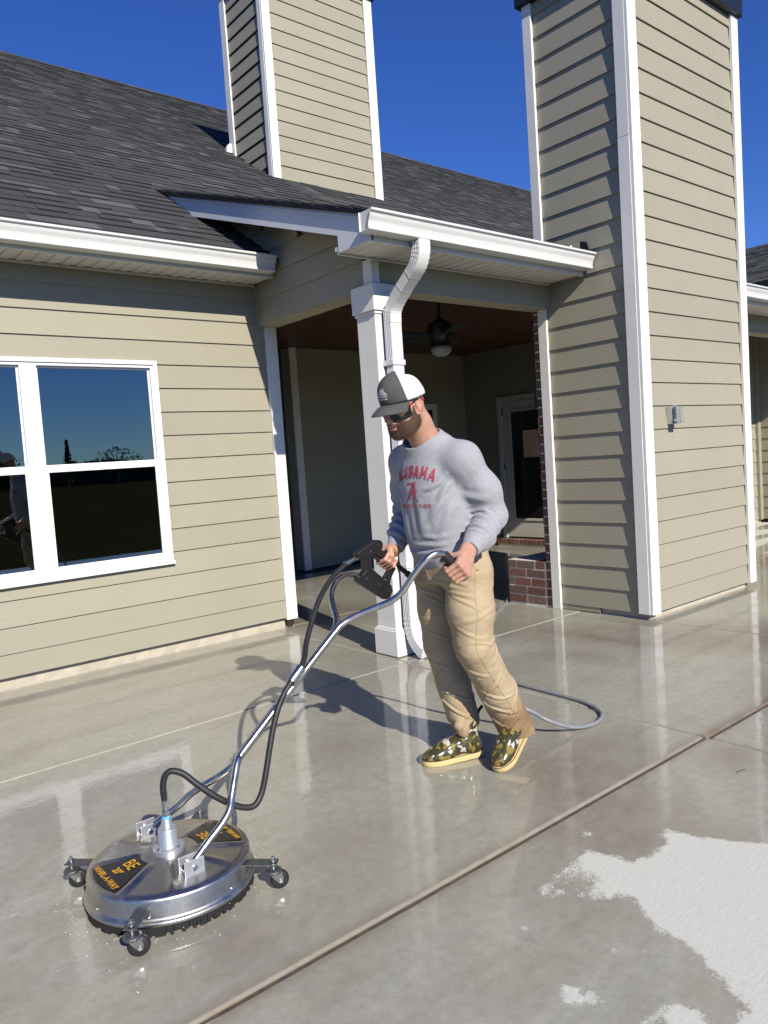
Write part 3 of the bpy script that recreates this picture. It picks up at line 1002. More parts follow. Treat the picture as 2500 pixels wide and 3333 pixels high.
# --- chimney up on the roof
bch = obj('roof_chimney', MB().box(5.37, 7.09, 8.20, 9.15, 4.4, 7.58), M_GAP, house, label='tan sided chimney rising from the shingle roof behind the porch')
lap_wall(bch, 'y', 8.186, 5.458, 6.975, 4.88, 7.56, first=5.104, exp=0.1836)
def clip_b(p, q, zb, top):
    return p, min(q, Y_E + (top - Z_E) / MS + 0.05)
lap_wall(bch, 'x', 5.362, 8.275, 9.045, 4.87, 7.56, first=5.104, exp=0.1836, clip=clip_b)
box('corner_board', 5.345, 5.458, 8.160, 8.187, 4.90, 7.57, M_TRIM, bch)
box('corner_board', 6.975, 7.110, 8.160, 8.187, 4.92, 7.57, M_TRIM, bch)
box('corner_board', 5.342, 5.364, 8.188, 8.272, 4.92, 7.57, M_TRIM, bch)
box('corner_board', 5.342, 5.364, 9.04, 9.165, 5.40, 7.57, M_TRIM, bch)
box('chimney_cap', 5.30, 7.15, 8.12, 9.21, 7.571, 7.75, M_CAPM, bch)
obj('flashing', MB().prism([(5.27, 9.12, 5.53), (5.345, 9.12, 5.53), (5.345, 9.12, 5.66), (5.31, 9.12, 5.655), (5.28, 9.12, 5.61)], (0, 0, 0), (0, 0.05, 0)), M_TRIM, bch)
box('base_flashing', 5.42, 7.10, 8.150, 8.180, 4.895, 4.915, M_TRIM, bch, bevel=0)

# --- inside the porch
ceil = obj('porch_ceiling', MB().box(3.49, 12.4, 4.176, 9.7, 2.862, 2.90), M_GAP, house)
y = 4.178
while y < 9.6:
    obj('ceiling_plank', MB().prism([(0, y, 2.862), (0, y + .004, 2.850), (0, y + .128, 2.850), (0, y + .132, 2.862)], (3.50, 0, 0), (12.3, 0, 0)), M_CEIL, ceil)
    y += 0.133
bw = obj('porch_back_wall', MB().box(5.36, 8.5, 8.185, 8.3, 0.0, 2.86), M_GAP, house)
lap_wall(bw, 'y', 8.160, 5.455, 8.478, 0.03, 2.845)
box('corner_board', 5.375, 5.457, 8.135, 8.18, 0.02, 2.845, M_TRIM, house)
box('corner_board', 5.352, 5.376, 8.137, 8.30, 0.02, 2.845, M_TRIM, house)
box('recess_wall', 5.34, 5.40, 8.30, 9.7, 0.0, 2.85, M_SID, house)
box('recess_wall', 3.49, 5.34, 9.55, 9.65, 0.0, 2.85, M_SID, house)
dw = obj('porch_right_wall', MB().box(8.505, 8.6, 5.42, 8.3, 0.0, 2.86), M_GAP, house)
DY0, DY1 = 6.58, 7.45
lap_wall(dw, 'x', 8.485, 5.40, 8.175, 0.05, 2.845, openings=[(DY0 - 0.04, DY1 + .04, 0, 2.16)])
door = obj('porch_door', MB().box(8.484, 8.53, DY0, DY1, 0.125, 2.075), M_DOOR, house, bevel=0.003, label='off white porch door with full dark glass')
box('jamb', 8.455, 8.54, DY1 + .004, DY1 + 0.075, 0.11, 2.15, M_DOOR, door)
box('jamb', 8.455, 8.54, DY0 - 0.075, DY0 - .004, 0.11, 2.15, M_DOOR, door)
box('head_casing', 8.455, 8.54, DY0 - .004, DY1 + .004, 2.08, 2.15, M_DOOR, door)
gf = MB()
for (a, c, d, e) in ((DY0 + .13, DY0 + .165, .36, 1.955), (DY1 - .165, DY1 - .13, .36, 1.955), (DY0 + .165, DY1 - .165, .36, .395), (DY0 + .165, DY1 - .165, 1.92, 1.955)):
    gf.box(8.472, 8.486, a, c, d, e)
obj('glass_frame', gf, M_DOOR, door, bevel=0.004)
box('door_glass', 8.478, 8.483, DY0 + .165, DY1 - .165, .395, 1.92, M_LENS, door, bevel=0)
for z in (0.35, 1.1, 1.88):
    box('hinge', 8.474, 8.488, DY1 - .012, DY1 + .006, z, z + .10, M_BLKMET, door, bevel=0.001)
for z in (0.98, 1.12):
    obj('door_knob', MB().lathe([(0, 0), (.02, .004), (.028, .03), (.02, .05), (0, .055)], (8.49, DY0 + .07, z), 16, (-1, 0, 0)), M_BLKMET, door, smooth=True)
st = box('door_step', 8.38, 8.50, DY0 - .12, DY1 + .12, -0.02, 0.09, M_MORT, house, bevel=0.003)
y = DY0 - .12
while y < DY1 + .11:
    obj('brick', MB().box(8.368, 8.49, y + .006, y + .070, 0.03, 0.102), M_BRICK, st, bevel=0.004)
    y += 0.077
# far glazed door on the back wall
pd = frame('back_window', 7.20, 7.845, 0.25, 2.125, 8.13, 8.165, 0.085, house, mat=M_TRIM)
box('pane', 7.285, 7.76, 8.15, 8.158, 0.335, 2.04, M_LENS, pd, bevel=0)
# fireplace backing onto the chimney, looking away into the porch
fp = obj('fireplace', MB().box(5.2185, 6.88, 4.119, 4.176, 0.0, 2.85).box(5.219, 6.85, 4.177, 4.608, 0.0, 0.394), M_MORT, house, label='brick fireplace with raised hearth and timber mantel')
CH = 0.0775
for i in range(36):
    z = 0.012 + i * CH
    if z > 2.80: break
    dx = random.uniform(-0.004, 0.004)
    obj('brick', MB().box(5.214 + dx * .6, 5.34, 4.122, 4.182 + random.uniform(-.003, .004), z + .005, z + CH - .006), M_BRICK, fp, bevel=0.004)
    if i < 5:
        edges = [4.19, 4.40, 4.615] if i in (0, 1, 3) else [4.19, 4.30, 4.505, 4.615]
        if i == 2: edges = [4.19, 4.345, 4.53, 4.615]
        for a, c in zip(edges[:-1], edges[1:]):
            obj('brick', MB().box(5.214 + random.uniform(-.003, .002), 5.34, a + .006, c - .005, z + .005, z + CH - .006 + random.uniform(-.002, .002)), M_BRICK, fp, bevel=0.005)
        obj('brick', MB().box(5.36, 6.85, 4.590, 4.612, z + .005, z + CH - .006), M_BRICK, fp, bevel=0.004)
box('mantel', 5.215, 6.9, 4.190, 4.358, 1.302, 1.535, M_MANT, fp, bevel=0.006)
box('screen_panel', 5.245, 6.6, 4.186, 4.235, 1.72, 2.46, M_BLKMET, fp, bevel=0.004)
# right-hand wing under the same porch roof
rw = obj('right_wing_wall', MB().box(8.505, 12.03, 5.425, 5.5, 0.0, 2.86), M_GAP, house)
lap_wall(rw, 'y', 5.40, 8.51, 11.94, 0.06, 2.845)
rw2 = obj('right_return_wall', MB().box(12.05, 12.15, 3.9, 5.5, 0.0, 2.86), M_GAP, house)
lap_wall(rw2, 'x', 12.03, 3.9, 5.36, 0.06, 2.845)
box('corner_board', 11.945, 12.035, 5.36, 5.41, 0.05, 2.845, M_SID, house)
box('foundation', 8.5, 12.2, 5.415, 5.5, -0.05, 0.06, M_FND, house)
# roof slope of the far wing, looking to -X, ridge running away along Y
far = obj('far_wing_roof', MB().prism([(9.4, 0, 3.15), (13.0, 0, 4.41), (16.6, 0, 3.15), (16.6, 0, 3.10), (13.0, 0, 4.36), (9.4, 0, 3.10)], (0, 4.05, 0), (0, 12.5, 0)), M_BLKMET, house)
TABS = []
sl = .35
cs = 1 / math.sqrt(1 + sl * sl)
s_ = 0
while s_ * cs < 3.55:
    yy = 4.02
    while yy < 10.0:
        w = random.choice((0.12, 0.18, 0.25, 0.33))
        h = random.choice((.007, .014))
        p0 = (9.4 + s_ * cs, 3.152 + s_ * cs * sl)
        p1 = (9.4 + (s_ + .155) * cs, 3.152 + (s_ + .155) * cs * sl)
        c = min(yy + w, 10.0)
        TABS.append(([(p0[0], c, p0[1] - .01), (p0[0], yy, p0[1] - .01), (p0[0] - h * sl * cs, yy, p0[1] + h * cs), (p0[0] - h * sl * cs, c, p0[1] + h * cs), (p1[0], yy, p1[1] + .003), (p1[0], c, p1[1] + .003)], .22 + .5 * random.betavariate(1.8, 2) if random.random() > .13 else .9))
        yy += w
    s_ += 0.143
keep = roof
roof = far
tab_obj('shingle_field', TABS, kind='stuff')
roof = keep

# ------------------------------------------------------------------ loose things
fan = empty('ceiling_fan', (5.15, 5.23, 2.85), 'dark ceiling fan with frosted light hanging under the porch ceiling', 'fan')
fx, fy = 5.15, 5.23
obj('motor', MB().lathe([(.03, 0), (.05, .01), (.05, .05), (.016, .07), (.016, .20), (.05, .22), (.115, .26), (.125, .34), (.10, .40), (.095, .44), (.11, .47)], (fx, fy, 2.862), 28, (0, 0, -1)), M_BLKMET, fan, smooth=True, auto=40)
obj('light_lens', MB().lathe([(.0, .565), (.05, .557), (.085, .53), (.10, .50), (.10, .472)], (fx, fy, 2.862), 28, (0, 0, -1)), M_FANW, fan, smooth=True)
for k in range(5):
    a = 0.5 + k * 2 * math.pi / 5
    ca, sa = math.cos(a), math.sin(a)
    mb = MB()
    vs = []
    for (r, w) in ((.11, .03), (.2, .055), (.62, .068), (.66, .05)):
        for s_ in (-1, 1):
            for dz in (0, .008):
                vs.append((fx + ca * r - sa * w * s_, fy + sa * r + ca * w * s_, 2.49 + dz + s_ * .008))
    fs = []
    for i in range(3):
        o = i * 4
        fs += [(o, o + 2, o + 6, o + 4), (o + 1, o + 5, o + 7, o + 3), (o, o + 4, o + 5, o + 1), (o + 2, o + 3, o + 7, o + 6)]
    fs += [(0, 1, 3, 2), (12, 14, 15, 13)]
    mb.add(vs, fs)
    obj('blade', mb, M_BLKMET, fan)

ob = empty('outlet_box', (5.60, 3.19, 1.56), 'small grey outlet box with clear bubble cover on the tall chimney', 'outlet')
box('back_plate', 5.555, 5.640, 3.150, 3.196, 1.492, 1.625, M_ALU, ob, bevel=0.004)
box('outlet_face', 5.566, 5.628, 3.144, 3.151, 1.505, 1.612, M_PLAS, ob, bevel=0.002)
box('cover', 5.559, 5.636, 3.092, 3.149, 1.495, 1.618, M_CLEAR, ob, bevel=0.010)
box('hinge', 5.575, 5.62, 3.138, 3.160, 1.624, 1.640, M_ALU, ob, bevel=0.003)
box('latch', 5.548, 5.560, 3.105, 3.13, 1.508, 1.530, M_ALU, ob, bevel=0.003)

# table seen dimly through the window
tb = empty('work_table', (1.75, 7.3, 0), 'black work table standing in the room behind the window', 'table')
box('table_top', 1.75, 2.65, 6.95, 7.55, 0.70, 0.735, M_GHOSE, tb)
for (x, y) in ((1.79, 6.99), (2.61, 6.99), (1.79, 7.51), (2.61, 7.51)):
    box('leg', x - .03, x + .03, y - .03, y + .03, 0.02, 0.70, M_BLKMET, tb)
mb = MB()
mb.lathe([(.26, 0), (.25, .02), (.20, .05), (.12, .07), (.05, .11), (0, .12)], (2.15, 7.2, 0.7345), 20)
jk = obj('folded_jacket', mb, M_PLAS, smooth=True, label='dark folded jacket lying on the work table', cat='jacket')
bm = bmesh.new(); bm.from_mesh(jk.data)
for v in bm.verts:
    if v.co.z > 0.74:
        v.co += Vector((random.uniform(-.03, .03), random.uniform(-.03, .03), random.uniform(-.012, .012)))
bm.to_mesh(jk.data); bm.free()
ts = empty('saw_stand', (2.95, 7.1, 0), 'teal power tool standing beside the work table', 'tool')
box('tool_bed', 2.72, 3.15, 6.95, 7.25, 0.66, 0.71, M_TEAL, ts, bevel=0.01)
obj('tool_motor', MB().lathe([(.05, 0), (.06, .02), (.06, .10), (.03, .13), (0, .13)], (2.80, 7.08, 0.71), 20), M_TEAL, ts, smooth=True, auto=40)
for x in (2.76, 3.11):
    box('leg', x - .02, x + .02, 7.08, 7.12, 0.02, 0.66, M_BLKMET, ts)

# ------------------------------------------------------------------ grey supply hose on the patio
hose_pts = [(5.30, 4.72, .011), (5.15, 4.60, .011), (4.90, 4.46, .011), (4.60, 4.26, .011), (4.28, 4.02, .011), (3.95, 3.72, .011), (3.62, 3.36, .011), (3.43, 3.12, .011), (3.352, 2.96, .011), (3.335, 2.82, .011), (3.325, 2.62, .011), (3.310, 2.46, .011), (3.262, 2.335, .011), (3.196, 2.258, .011), (3.11, 2.222, .011), (3.01, 2.222, .014), (2.925, 2.245, .028), (2.855, 2.268, .058), (2.805, 2.305, .088), (2.785, 2.345, .112), (2.755, 2.385, .140), (2.69, 2.43, .22), (2.60, 2.475, .36), (2.51, 2.51, .57), (2.41, 2.54, .71), (2.31, 2.555, .79), (2.235, 2.553, .842)]
hose = obj('supply_hose', MB().tube(spline(hose_pts, 7), 0.0095, 12), M_GHOSE, smooth=True, label='grey pressure hose looped on the wet patio behind the worker', cat='hose')
obj('coupling', MB().tube([(2.240, 2.553, .838), (2.215, 2.552, .858), (2.212, 2.552, .860), (2.168, 2.551, .895)], .015, 8, radii=[.016, .016, .012, .012]), M_BLKMET, hose, smooth=True, auto=40)
tw = obj('twig', MB().tube([(2.985, 1.475, .0022), (3.01, 1.47, .003), (3.035, 1.46, .0022)], .0022, 6), M_BARK, label='small dark twig lying on the wet patio by the joint', cat='twig')

# ------------------------------------------------------------------ surface cleaner
sc = empty('surface_cleaner', (0.955, 2.39, 0), 'stainless steel rotary surface cleaner with forked tube handle and black hose', 'floor cleaner')
CX, CY = 0.955, 2.39
def sz(h): return h
RR = 0.268
DZ = 0.008
prof = [(RR - .004, .022), (RR + .004, .026), (RR + .006, .034), (RR + .002, .040), (RR - .004, .043), (RR - .006, .050), (RR - .007, .096), (RR - .010, .104), (RR - .018, .109), (0.16, .118), (0.085, .125), (0.075, .126), (0.0, .126)]
SEG = 128
prof = [(r, h + DZ) for (r, h) in prof]
mb = MB()
vs, fs = [], []
ribs = [(150, .020), (-150, .020), (-113, .013), (-62, .016), (30, .020), (-30, .018), (70, .014), (110, .014)]
pr = []
for i in range(len(prof) - 1):
    (r0, h0), (r1, h1) = prof[i], prof[i + 1]
    k = 5 if 7 <= i <= 9 else 1
    for j in range(k):
        t = j / k
        pr.append((r0 + (r1 - r0) * t, h0 + (h1 - h0) * t))
pr.append(prof[-1])
for (r, h) in pr:
    for j in range(SEG):
        a = 2 * math.pi * j / SEG
        z = h
        if 0.085 < r < RR - .022:
            for (deg, wdt) in ribs:
                d = (math.degrees(a) - deg + 180) % 360 - 180
                dist = abs(math.radians(d)) * r
                if dist < wdt and abs(d) < 60:
                    e = min(1, (r - .085) / .02) * min(1, (RR - .022 - r) / .02)
                    z += 0.007 * (0.5 + 0.5 * math.cos(math.pi * dist / wdt)) * e
        vs.append((CX + r * math.cos(a), CY + r * math.sin(a), z))
for i in range(len(pr) - 1):
    for j in range(SEG):
        a, c = i * SEG + j, i * SEG + (j + 1) % SEG
        fs.append((a, c, c + SEG, a + SEG))
housing = obj('housing', (vs, fs), M_STEEL, sc, smooth=True, auto=50)
top_h = lambda r: np.interp(r, [0.0, 0.075, .085, .16, RR - .018, RR - .01], [.134, .134, .133, .126, .117, .112])
# labels: wedges lying on the cover
def wedge(deg0, deg1, r0, r1, up, name, mat, parent):
    vs, fs = [], []
    na, nr = 16, 8
    for i in range(nr + 1):
        r = r0 + (r1 - r0) * i / nr
        for j in range(na + 1):
            d = math.radians(deg0 + (deg1 - deg0) * j / na)
            vs.append((CX + r * math.cos(d), CY + r * math.sin(d), float(top_h(r)) + up))
    for i in range(nr):
        for j in range(na):
            a = i * (na + 1) + j
            fs.append((a, a + na + 1, a + na + 2, a + 1))
    return obj(name, (vs, fs), mat, parent, smooth=True)

def text_mesh(body, size, bold=0.0, space=1.0):
    cu = bpy.data.curves.new('lettering', 'FONT')
    cu.body = body
    cu.size = size
    cu.offset = bold
    cu.space_character = space
    cu.align_x = 'CENTER'
    cu.align_y = 'CENTER'
    o = bpy.data.objects.new('lettering', cu)
    COL.objects.link(o)
    dg = bpy.context.evaluated_depsgraph_get()
    dg.update()
    me = bpy.data.meshes.new_from_object(o.evaluated_get(dg))
    bpy.data.objects.remove(o)
    bpy.data.curves.remove(cu)
    vs = np.array([v.co[:] for v in me.vertices])
    fs = [tuple(p.vertices) for p in me.polygons]
    bpy.data.meshes.remove(me)
    return vs, fs

for (mid, flip) in ((180, 1), (0, 1)):
    lab = wedge(mid - 24, mid + 24, 0.092, 0.238, 0.0025, 'label_panel', M_LBL, sc)
    d = math.radians(mid)
    rad = Vector((math.cos(d), math.sin(d), 0))
    tan = Vector((-math.sin(d), math.cos(d), 0))
    for (body, size, rr, bold, sx) in (('BE', .056, 0.130, .0004, .95), ('20"', .032, 0.174, .0008, 1.0), ('WHIRL-A-WAY', .0275, 0.212, .0006, .95)):
        tv, tf = text_mesh(body, size, bold)
        V = []
        for (x, y, z) in tv:
            p = rad * (rr - y) + tan * (x * sx)        # top of the letters towards the hub
            V.append((CX + p.x, CY + p.y, float(top_h(p.length)) + .0052))
        obj('lettering', (V, tf), M_YEL, lab)
# hub and swivel
hub = obj('hub', MB().lathe([(.052, .134), (.052, .146), (.048, .150), (.034, .151), (.032, .154), (.031, .204), (.028, .210), (.019, .212), (.0175, .214), (.0165, .236), (.014, .240), (0, .240)], (CX, CY, 0), 40), M_ALU, sc, smooth=True, auto=35)
for k in range(4):
    a = math.radians(20 + 90 * k)
    obj('bolt', MB().lathe([(.006, .149), (.006, .155), (.004, .157), (0, .157)], (CX + .042 * math.cos(a), CY + .042 * math.sin(a), 0), 10), M_ZINC, hub, smooth=True, auto=35)
obj('tape_band', MB().lathe([(.0135, .238), (.0142, .240), (.0142, .248), (.012, .250)], (CX, CY, 0), 20), M_BLUE, hub, smooth=True)
obj('swivel_nut', MB().lathe([(.012, .246), (.013, .248), (.013, .268), (.010, .270), (.010, .275), (.0120, .277), (.0120, .322), (.011, .326)], (CX, CY, 0), 6), M_ZINC, hub)
# brackets where the handle is bolted on
for s_ in (-1, 1):
    yb = CY + s_ * 0.170
    mbk = MB()
    mbk.box(CX - .030, CX + .030, yb - .020, yb + .020, .118, .136)
    mbk.box(CX - .034, CX + .034, yb - .023, yb - .019, .118, .172)
    mbk.box(CX - .034, CX + .034, yb + .019, yb + .023, .118, .172)
    br = obj('bracket', mbk, M_ALU, sc, bevel=0.003)
    obj('bracket_bolt', MB().tube([(CX, yb - .027, .145), (CX, yb + .027, .145)], .009, 12), M_ZINC, br, smooth=True, auto=40)
# brush skirt
mb = MB()
for k in range(150):
    a = 2 * math.pi * k / 150
    a2 = a + 2 * math.pi / 150 * random.choice((.8, .95, 1.0))
    z0 = random.choice((.002, .004, .009, .014)) if k % 3 else .003
    r0, r1 = RR - .003, RR - .018
    P = [(CX + r * math.cos(q), CY + r * math.sin(q), z) for z in (z0, .04) for (r, q) in ((r0 + (.004 if z < .02 else 0), a), (r0 + (.004 if z < .02 else 0), a2), (r1, a2), (r1, a))]
    mb.add(P, [(0, 3, 2, 1), (4, 5, 6, 7), (0, 1, 5, 4), (1, 2, 6, 5), (2, 3, 7, 6), (3, 0, 4, 7)])
obj('brush_skirt', mb, M_BRUSH, sc, kind='stuff')
# rivets on the side band
for deg in (-170, -128, -70, -20, 30, 80, 130):
    a = math.radians(deg)
    obj('rivet', MB().lathe([(.005, 0), (.005, .004), (0, .006)], (CX + (RR - .006) * math.cos(a), CY + (RR - .006) * math.sin(a), .062), 10, (math.cos(a), math.sin(a), 0)), M_ZINC, sc, smooth=True)
# casters on four arms
for deg, trail in ((-132, 0.5), (-47, 0.1), (133, 0.4), (48, 0.5)):
    a = math.radians(deg)
    d = Vector((math.cos(a), math.sin(a), 0))
    t = Vector((-math.sin(a), math.cos(a), 0))
    c0 = Vector((CX, CY, 0))
    arm = MB()
    w = .021
    pts = [(RR - .012, .055), (RR - .012, .088), (RR + .002, .092), (RR + .098, .092)]
    pts2 = [(RR + .098, .088), (RR + .002, .088), (RR - .006, .086), (RR - .006, .055)]
    arm.prism([c0 + d * r + Vector((0, 0, h)) for (r, h) in pts + pts2], t * -w, t * w)
    cst = obj('caster', arm, M_FORK, sc, bevel=0.002)
    pc = c0 + d * (RR + .082)
    obj('stem', MB().lathe([(.011, .060), (.011, .066), (.006, .068), (.006, .094), (.010, .095), (.010, .101), (.006, .102), (.005, .110), (0, .111)], pc, 14), M_ZINC, cst, smooth=True, auto=40)
    ta = a + math.pi + trail
    tr = Vector((math.cos(ta), math.sin(ta), 0)) * -1
    tr = Vector((0.94, -0.34, 0))                          # wheels trail behind the push direction
    ax = Vector((-tr.y, tr.x, 0))
    wc = pc + tr * .018 + Vector((0, 0, .031))
    fk = MB()
    fk.lathe([(.024, .056), (.027, .058), (.027, .066), (.02, .070), (.01, .071)], pc, 20)
    for s_ in (-1, 1):
        o = ax * (s_ * .0145)
        pl = [pc + tr * -.018 + Vector((0, 0, .060)), pc + tr * .024 + Vector((0, 0, .060)), wc + tr * .011 + Vector((0, 0, .006)), wc + tr * .008 + Vector((0, 0, -.008)), wc + tr * -.006 + Vector((0, 0, -.008))]
        fk.prism([p + o for p in pl], ax * -.0012, ax * .0012)
    obj('fork', fk, M_FORK, cst, bevel=0.001)
    obj('wheel', MB().lathe([(.006, -.011), (.024, -.011), (.029, -.008), (.031, 0), (.029, .008), (.024, .011), (.006, .011)], wc, 28, ax), M_RUB, cst, smooth=True, auto=50)
    obj('axle', MB().tube([wc - ax * .021, wc + ax * .021], .0055, 8), M_ZINC, cst, smooth=True, auto=50)

# handle tubes
TR = 0.0127
near = [(CX, 2.220, .145), (1.02, 2.225, .195), (1.075, 2.228, .235), (1.108, 2.238, .265), (1.130, 2.258, .298), (1.160, 2.283, .348), (1.188, 2.305, .388), (1.225, 2.318, .412), (1.455, 2.330, .586), (1.640, 2.334, .728), (1.688, 2.328, .762), (1.735, 2.300, .787), (1.790, 2.255, .811), (1.835, 2.215, .833), (1.868, 2.185, .868), (1.900, 2.150, .930), (1.930, 2.122, .975), (1.962, 2.106, .998), (1.995, 2.099, 1.001), (2.022, 2.097, .987), (2.045, 2.093, .960), (2.090, 2.083, .902)]
far_ = [(CX, 2.560, .145), (0.985, 2.535, .172), (1.04, 2.500, .215), (1.078, 2.470, .255), (1.112, 2.435, .285), (1.160, 2.390, .320), (1.195, 2.365, .350), (1.230, 2.357, .390), (1.455, 2.362, .566), (1.650, 2.366, .716), (1.682, 2.375, .742), (1.705, 2.400, .768), (1.730, 2.450, .800), (1.758, 2.500, .832), (1.790, 2.530, .862), (1.830, 2.548, .888), (1.880, 2.560, .899), (1.930, 2.566, .893), (1.975, 2.566, .880)]
obj('handle_tube', MB().tube(spline(near, 6), TR, 16), M_TUBE, sc, smooth=True)
obj('handle_tube', MB().tube(spline(far_, 6), TR, 16), M_TUBE, sc, smooth=True)
for (t0, off) in ((0.42, 0), (0.44, .002)):
    pass
obj('sleeve', MB().tube([(1.40, 2.329, .544), (1.425, 2.3295, .563)], TR + .0012, 16), M_TUBE, sc, smooth=True, auto=40)
g0, g1 = Vector((2.018, 2.0975, .990)), Vector((2.100, 2.081, .890))
gd = (g1 - g0).normalized()
obj('grip', MB().tube([g0 - gd * .006, g0 + gd * .006, g0 + gd * .06, g1], .0185, 18, radii=[.0165, .0185, .0185, .0185]), M_RUB, sc, smooth=True, auto=50)
# hose clip on the handle
obj('hose_clip', MB().tube([(1.425, 2.312, .600), (1.475, 2.316, .640)], .0185, 16), M_TUBE, sc, smooth=True, auto=40)
obj('clip_strap', MB().tube([(1.438, 2.312, .595), (1.452, 2.335, .582), (1.456, 2.362, .570)], .008, 8), M_ZINC, sc, smooth=True)

# trigger gun fixed to the far tube: flat moulded halves 34 mm thick
GY = 2.552
def plate(name, pts, half, mat, parent, yc=GY, bevel=0.004):
    return obj(name, MB().prism([(x, yc, z) for (x, z) in pts], (0, -half, 0), (0, half, 0)), mat, parent, bevel=bevel)

gun = plate('trigger_gun', [(1.935, .987), (1.964, 1.0), (2.024, 1.024), (2.043, 1.029), (2.064, 1.025), (2.076, 1.009), (2.07, .988), (2.06, .977), (2.038, .971), (1.994, .958), (1.952, .956), (1.938, .966)], .019, M_PLAS, sc)
plate('pistol_grip', [(2.050, .986), (2.077, .98), (2.117, .951), (2.172, .911), (2.160, .897), (2.140, .900), (2.092, .925), (2.040, .964)], .015, M_PLAS, gun)
plate('trigger', [(2.030, .966), (2.040, .964), (2.098, .916), (2.130, .893), (2.124, .886), (2.086, .908), (2.034, .950)], .007, M_BLKMET, gun, bevel=.002)
plate('neck', [(1.971, .962), (2.013, .967), (2.007, .92), (2.013, .899), (1.989, .897), (1.972, .901)], .017, M_PLAS, gun)
plate('mount_plate', [(1.972, .907), (2.013, .905), (2.074, .853), (2.106, .825), (2.114, .799), (2.096, .769), (2.072, .765), (1.928, .866), (1.931, .889), (1.955, .892)], .018, M_PLAS, gun)
plate('trigger_guard', [(2.071, .857), (2.098, .884), (2.136, .903), (2.147, .890), (2.116, .853), (2.106, .825), (2.090, .832), (2.100, .858), (2.106, .872), (2.084, .852)], .008, M_PLAS, gun, bevel=.002)
for (x, z) in ((1.975, .872), (2.035, .838), (2.085, .800), (2.005, .985), (2.045, 1.008)):
    obj('screw', MB().lathe([(.004, 0), (.004, .002), (0, .002)], (x, GY - .0185, z), 10, (0, -1, 0)), M_ZINC, gun)
cn = Vector((1.875, GY - .002, .946)); cm = Vector((1.946, GY, .9685))
cdr = (cm - cn).normalized()
obj('brass_fitting', MB().tube([cm - cdr * .018, cm + cdr * .004], .0095, 6), M_BRASS, gun)
obj('hose_crimp', MB().tube([cn, cn + cdr * .026, cn + cdr * .028, cn + cdr * .05, cn + cdr * .056], .0105, 12, radii=[.0115, .0115, .0095, .0095, .0085]), M_ZINC, gun, smooth=True, auto=40)
bh = [(CX, CY, .30), (0.951, 2.385, .335), (0.953, 2.383, .365), (0.962, 2.378, .390), (0.979, 2.368, .399), (1.008, 2.350, .386), (1.041, 2.322, .348), (1.087, 2.293, .300), (1.141, 2.273, .258), (1.181, 2.262, .238), (1.214, 2.257, .238), (1.245, 2.262, .270), (1.271, 2.269, .331), (1.298, 2.280, .401), (1.328, 2.292, .471), (1.363, 2.302, .534), (1.401, 2.309, .578), (1.431, 2.312, .605), (1.470, 2.316, .636), (1.508, 2.342, .666), (1.545, 2.384, .697), (1.588, 2.418, .740), (1.637, 2.450, .792), (1.687, 2.480, .838), (1.746, 2.511, .878), (1.813, 2.536, .916), (1.885, 2.550, .949)]
obj('pressure_hose', MB().tube(spline(bh, 7), .0105, 14), M_RUB, sc, smooth=True)

# spray thrown out from under the brush: small clear drops
dr = MB()
for k in range(110):
    a = random.uniform(-math.pi, math.pi)
    r = RR + abs(random.gauss(0.0, .07)) + .004
    q = random.uniform(.0008, .0020)
    p = Vector((CX + r * math.cos(a), CY + r * math.sin(a), q * .5 + (random.random() ** 5) * .03))
    dr.add([p + Vector((q, 0, 0)), p + Vector((0, q, 0)), p + Vector((-q, 0, 0)), p + Vector((0, -q, 0)), p + Vector((0, 0, q)), p + Vector((0, 0, -q))], [(0, 1, 4), (1, 2, 4), (2, 3, 4), (3, 0, 4), (1, 0, 5), (2, 1, 5), (3, 2, 5), (0, 3, 5)])
mt, n, b = new_mat('water_drop')
b.inputs['Base Color'].default_value = (0.9, 0.93, 0.95, 1)
L(n, mapr(n, noise(n, coords(n), 90, 2), 0, 1, 0.03, 0.12), b.inputs['Roughness'])
b.inputs['IOR'].default_value = 1.33
obj('water_spray', dr, mt, kind='stuff', smooth=True, label='fine water drops splashed around the surface cleaner', cat='water')

# ------------------------------------------------------------------ field edge behind the camera (seen mirrored in the window)
def tree(x, y, h, conifer, label, w):
    t = empty('tree', (x, y, -.12), label, 'tree', 'trees along the far field edge')
    tr = MB().tube([(x, y, -.2), (x + .05 * h * .1, y, h * .4), (x, y, h * (.95 if conifer else .7))], .1, 7, radii=[.035 * h, .025 * h, .004 * h])
    if not conifer:
        for k in range(7):
            a = random.uniform(0, 6.28)
            z = random.uniform(.3, .65) * h
            tr.tube([(x, y, z), (x + math.cos(a) * w * .5, y + math.sin(a) * w * .5, z + .2 * h)], .1, 5, radii=[.012 * h, .003 * h])
    obj('trunk', tr, M_BARK, t)
    cr = MB()
    for k in range(520):
        if conifer:
            u = random.random() ** 0.8
            z = h * (.12 + .88 * u)
            r = w * .5 * (1 - u) * random.uniform(.3, 1.05) + .04
        else:
            u = random.random()
            z = h * (.30 + .70 * u)
            r = w * .5 * math.sqrt(max(0.02, 1 - (2 * u - .9) ** 2)) * random.uniform(.2, 1.1)
        a = random.uniform(0, 6.28)
        c = Vector((x + r * math.cos(a), y + r * math.sin(a), z))
        s_ = h * random.uniform(.018, .045)
        e1 = Vector((random.gauss(0, 1), random.gauss(0, 1), random.gauss(0, .6))).normalized() * s_
        e2 = Vector((random.gauss(0, 1), random.gauss(0, 1), random.gauss(0, 1))).cross(e1).normalized() * s_ * .6
        cr.add([c - e1, c + e2, c + e1, c - e2], [(0, 1, 2, 3)])
    obj('crown', cr, M_LEAF, t)
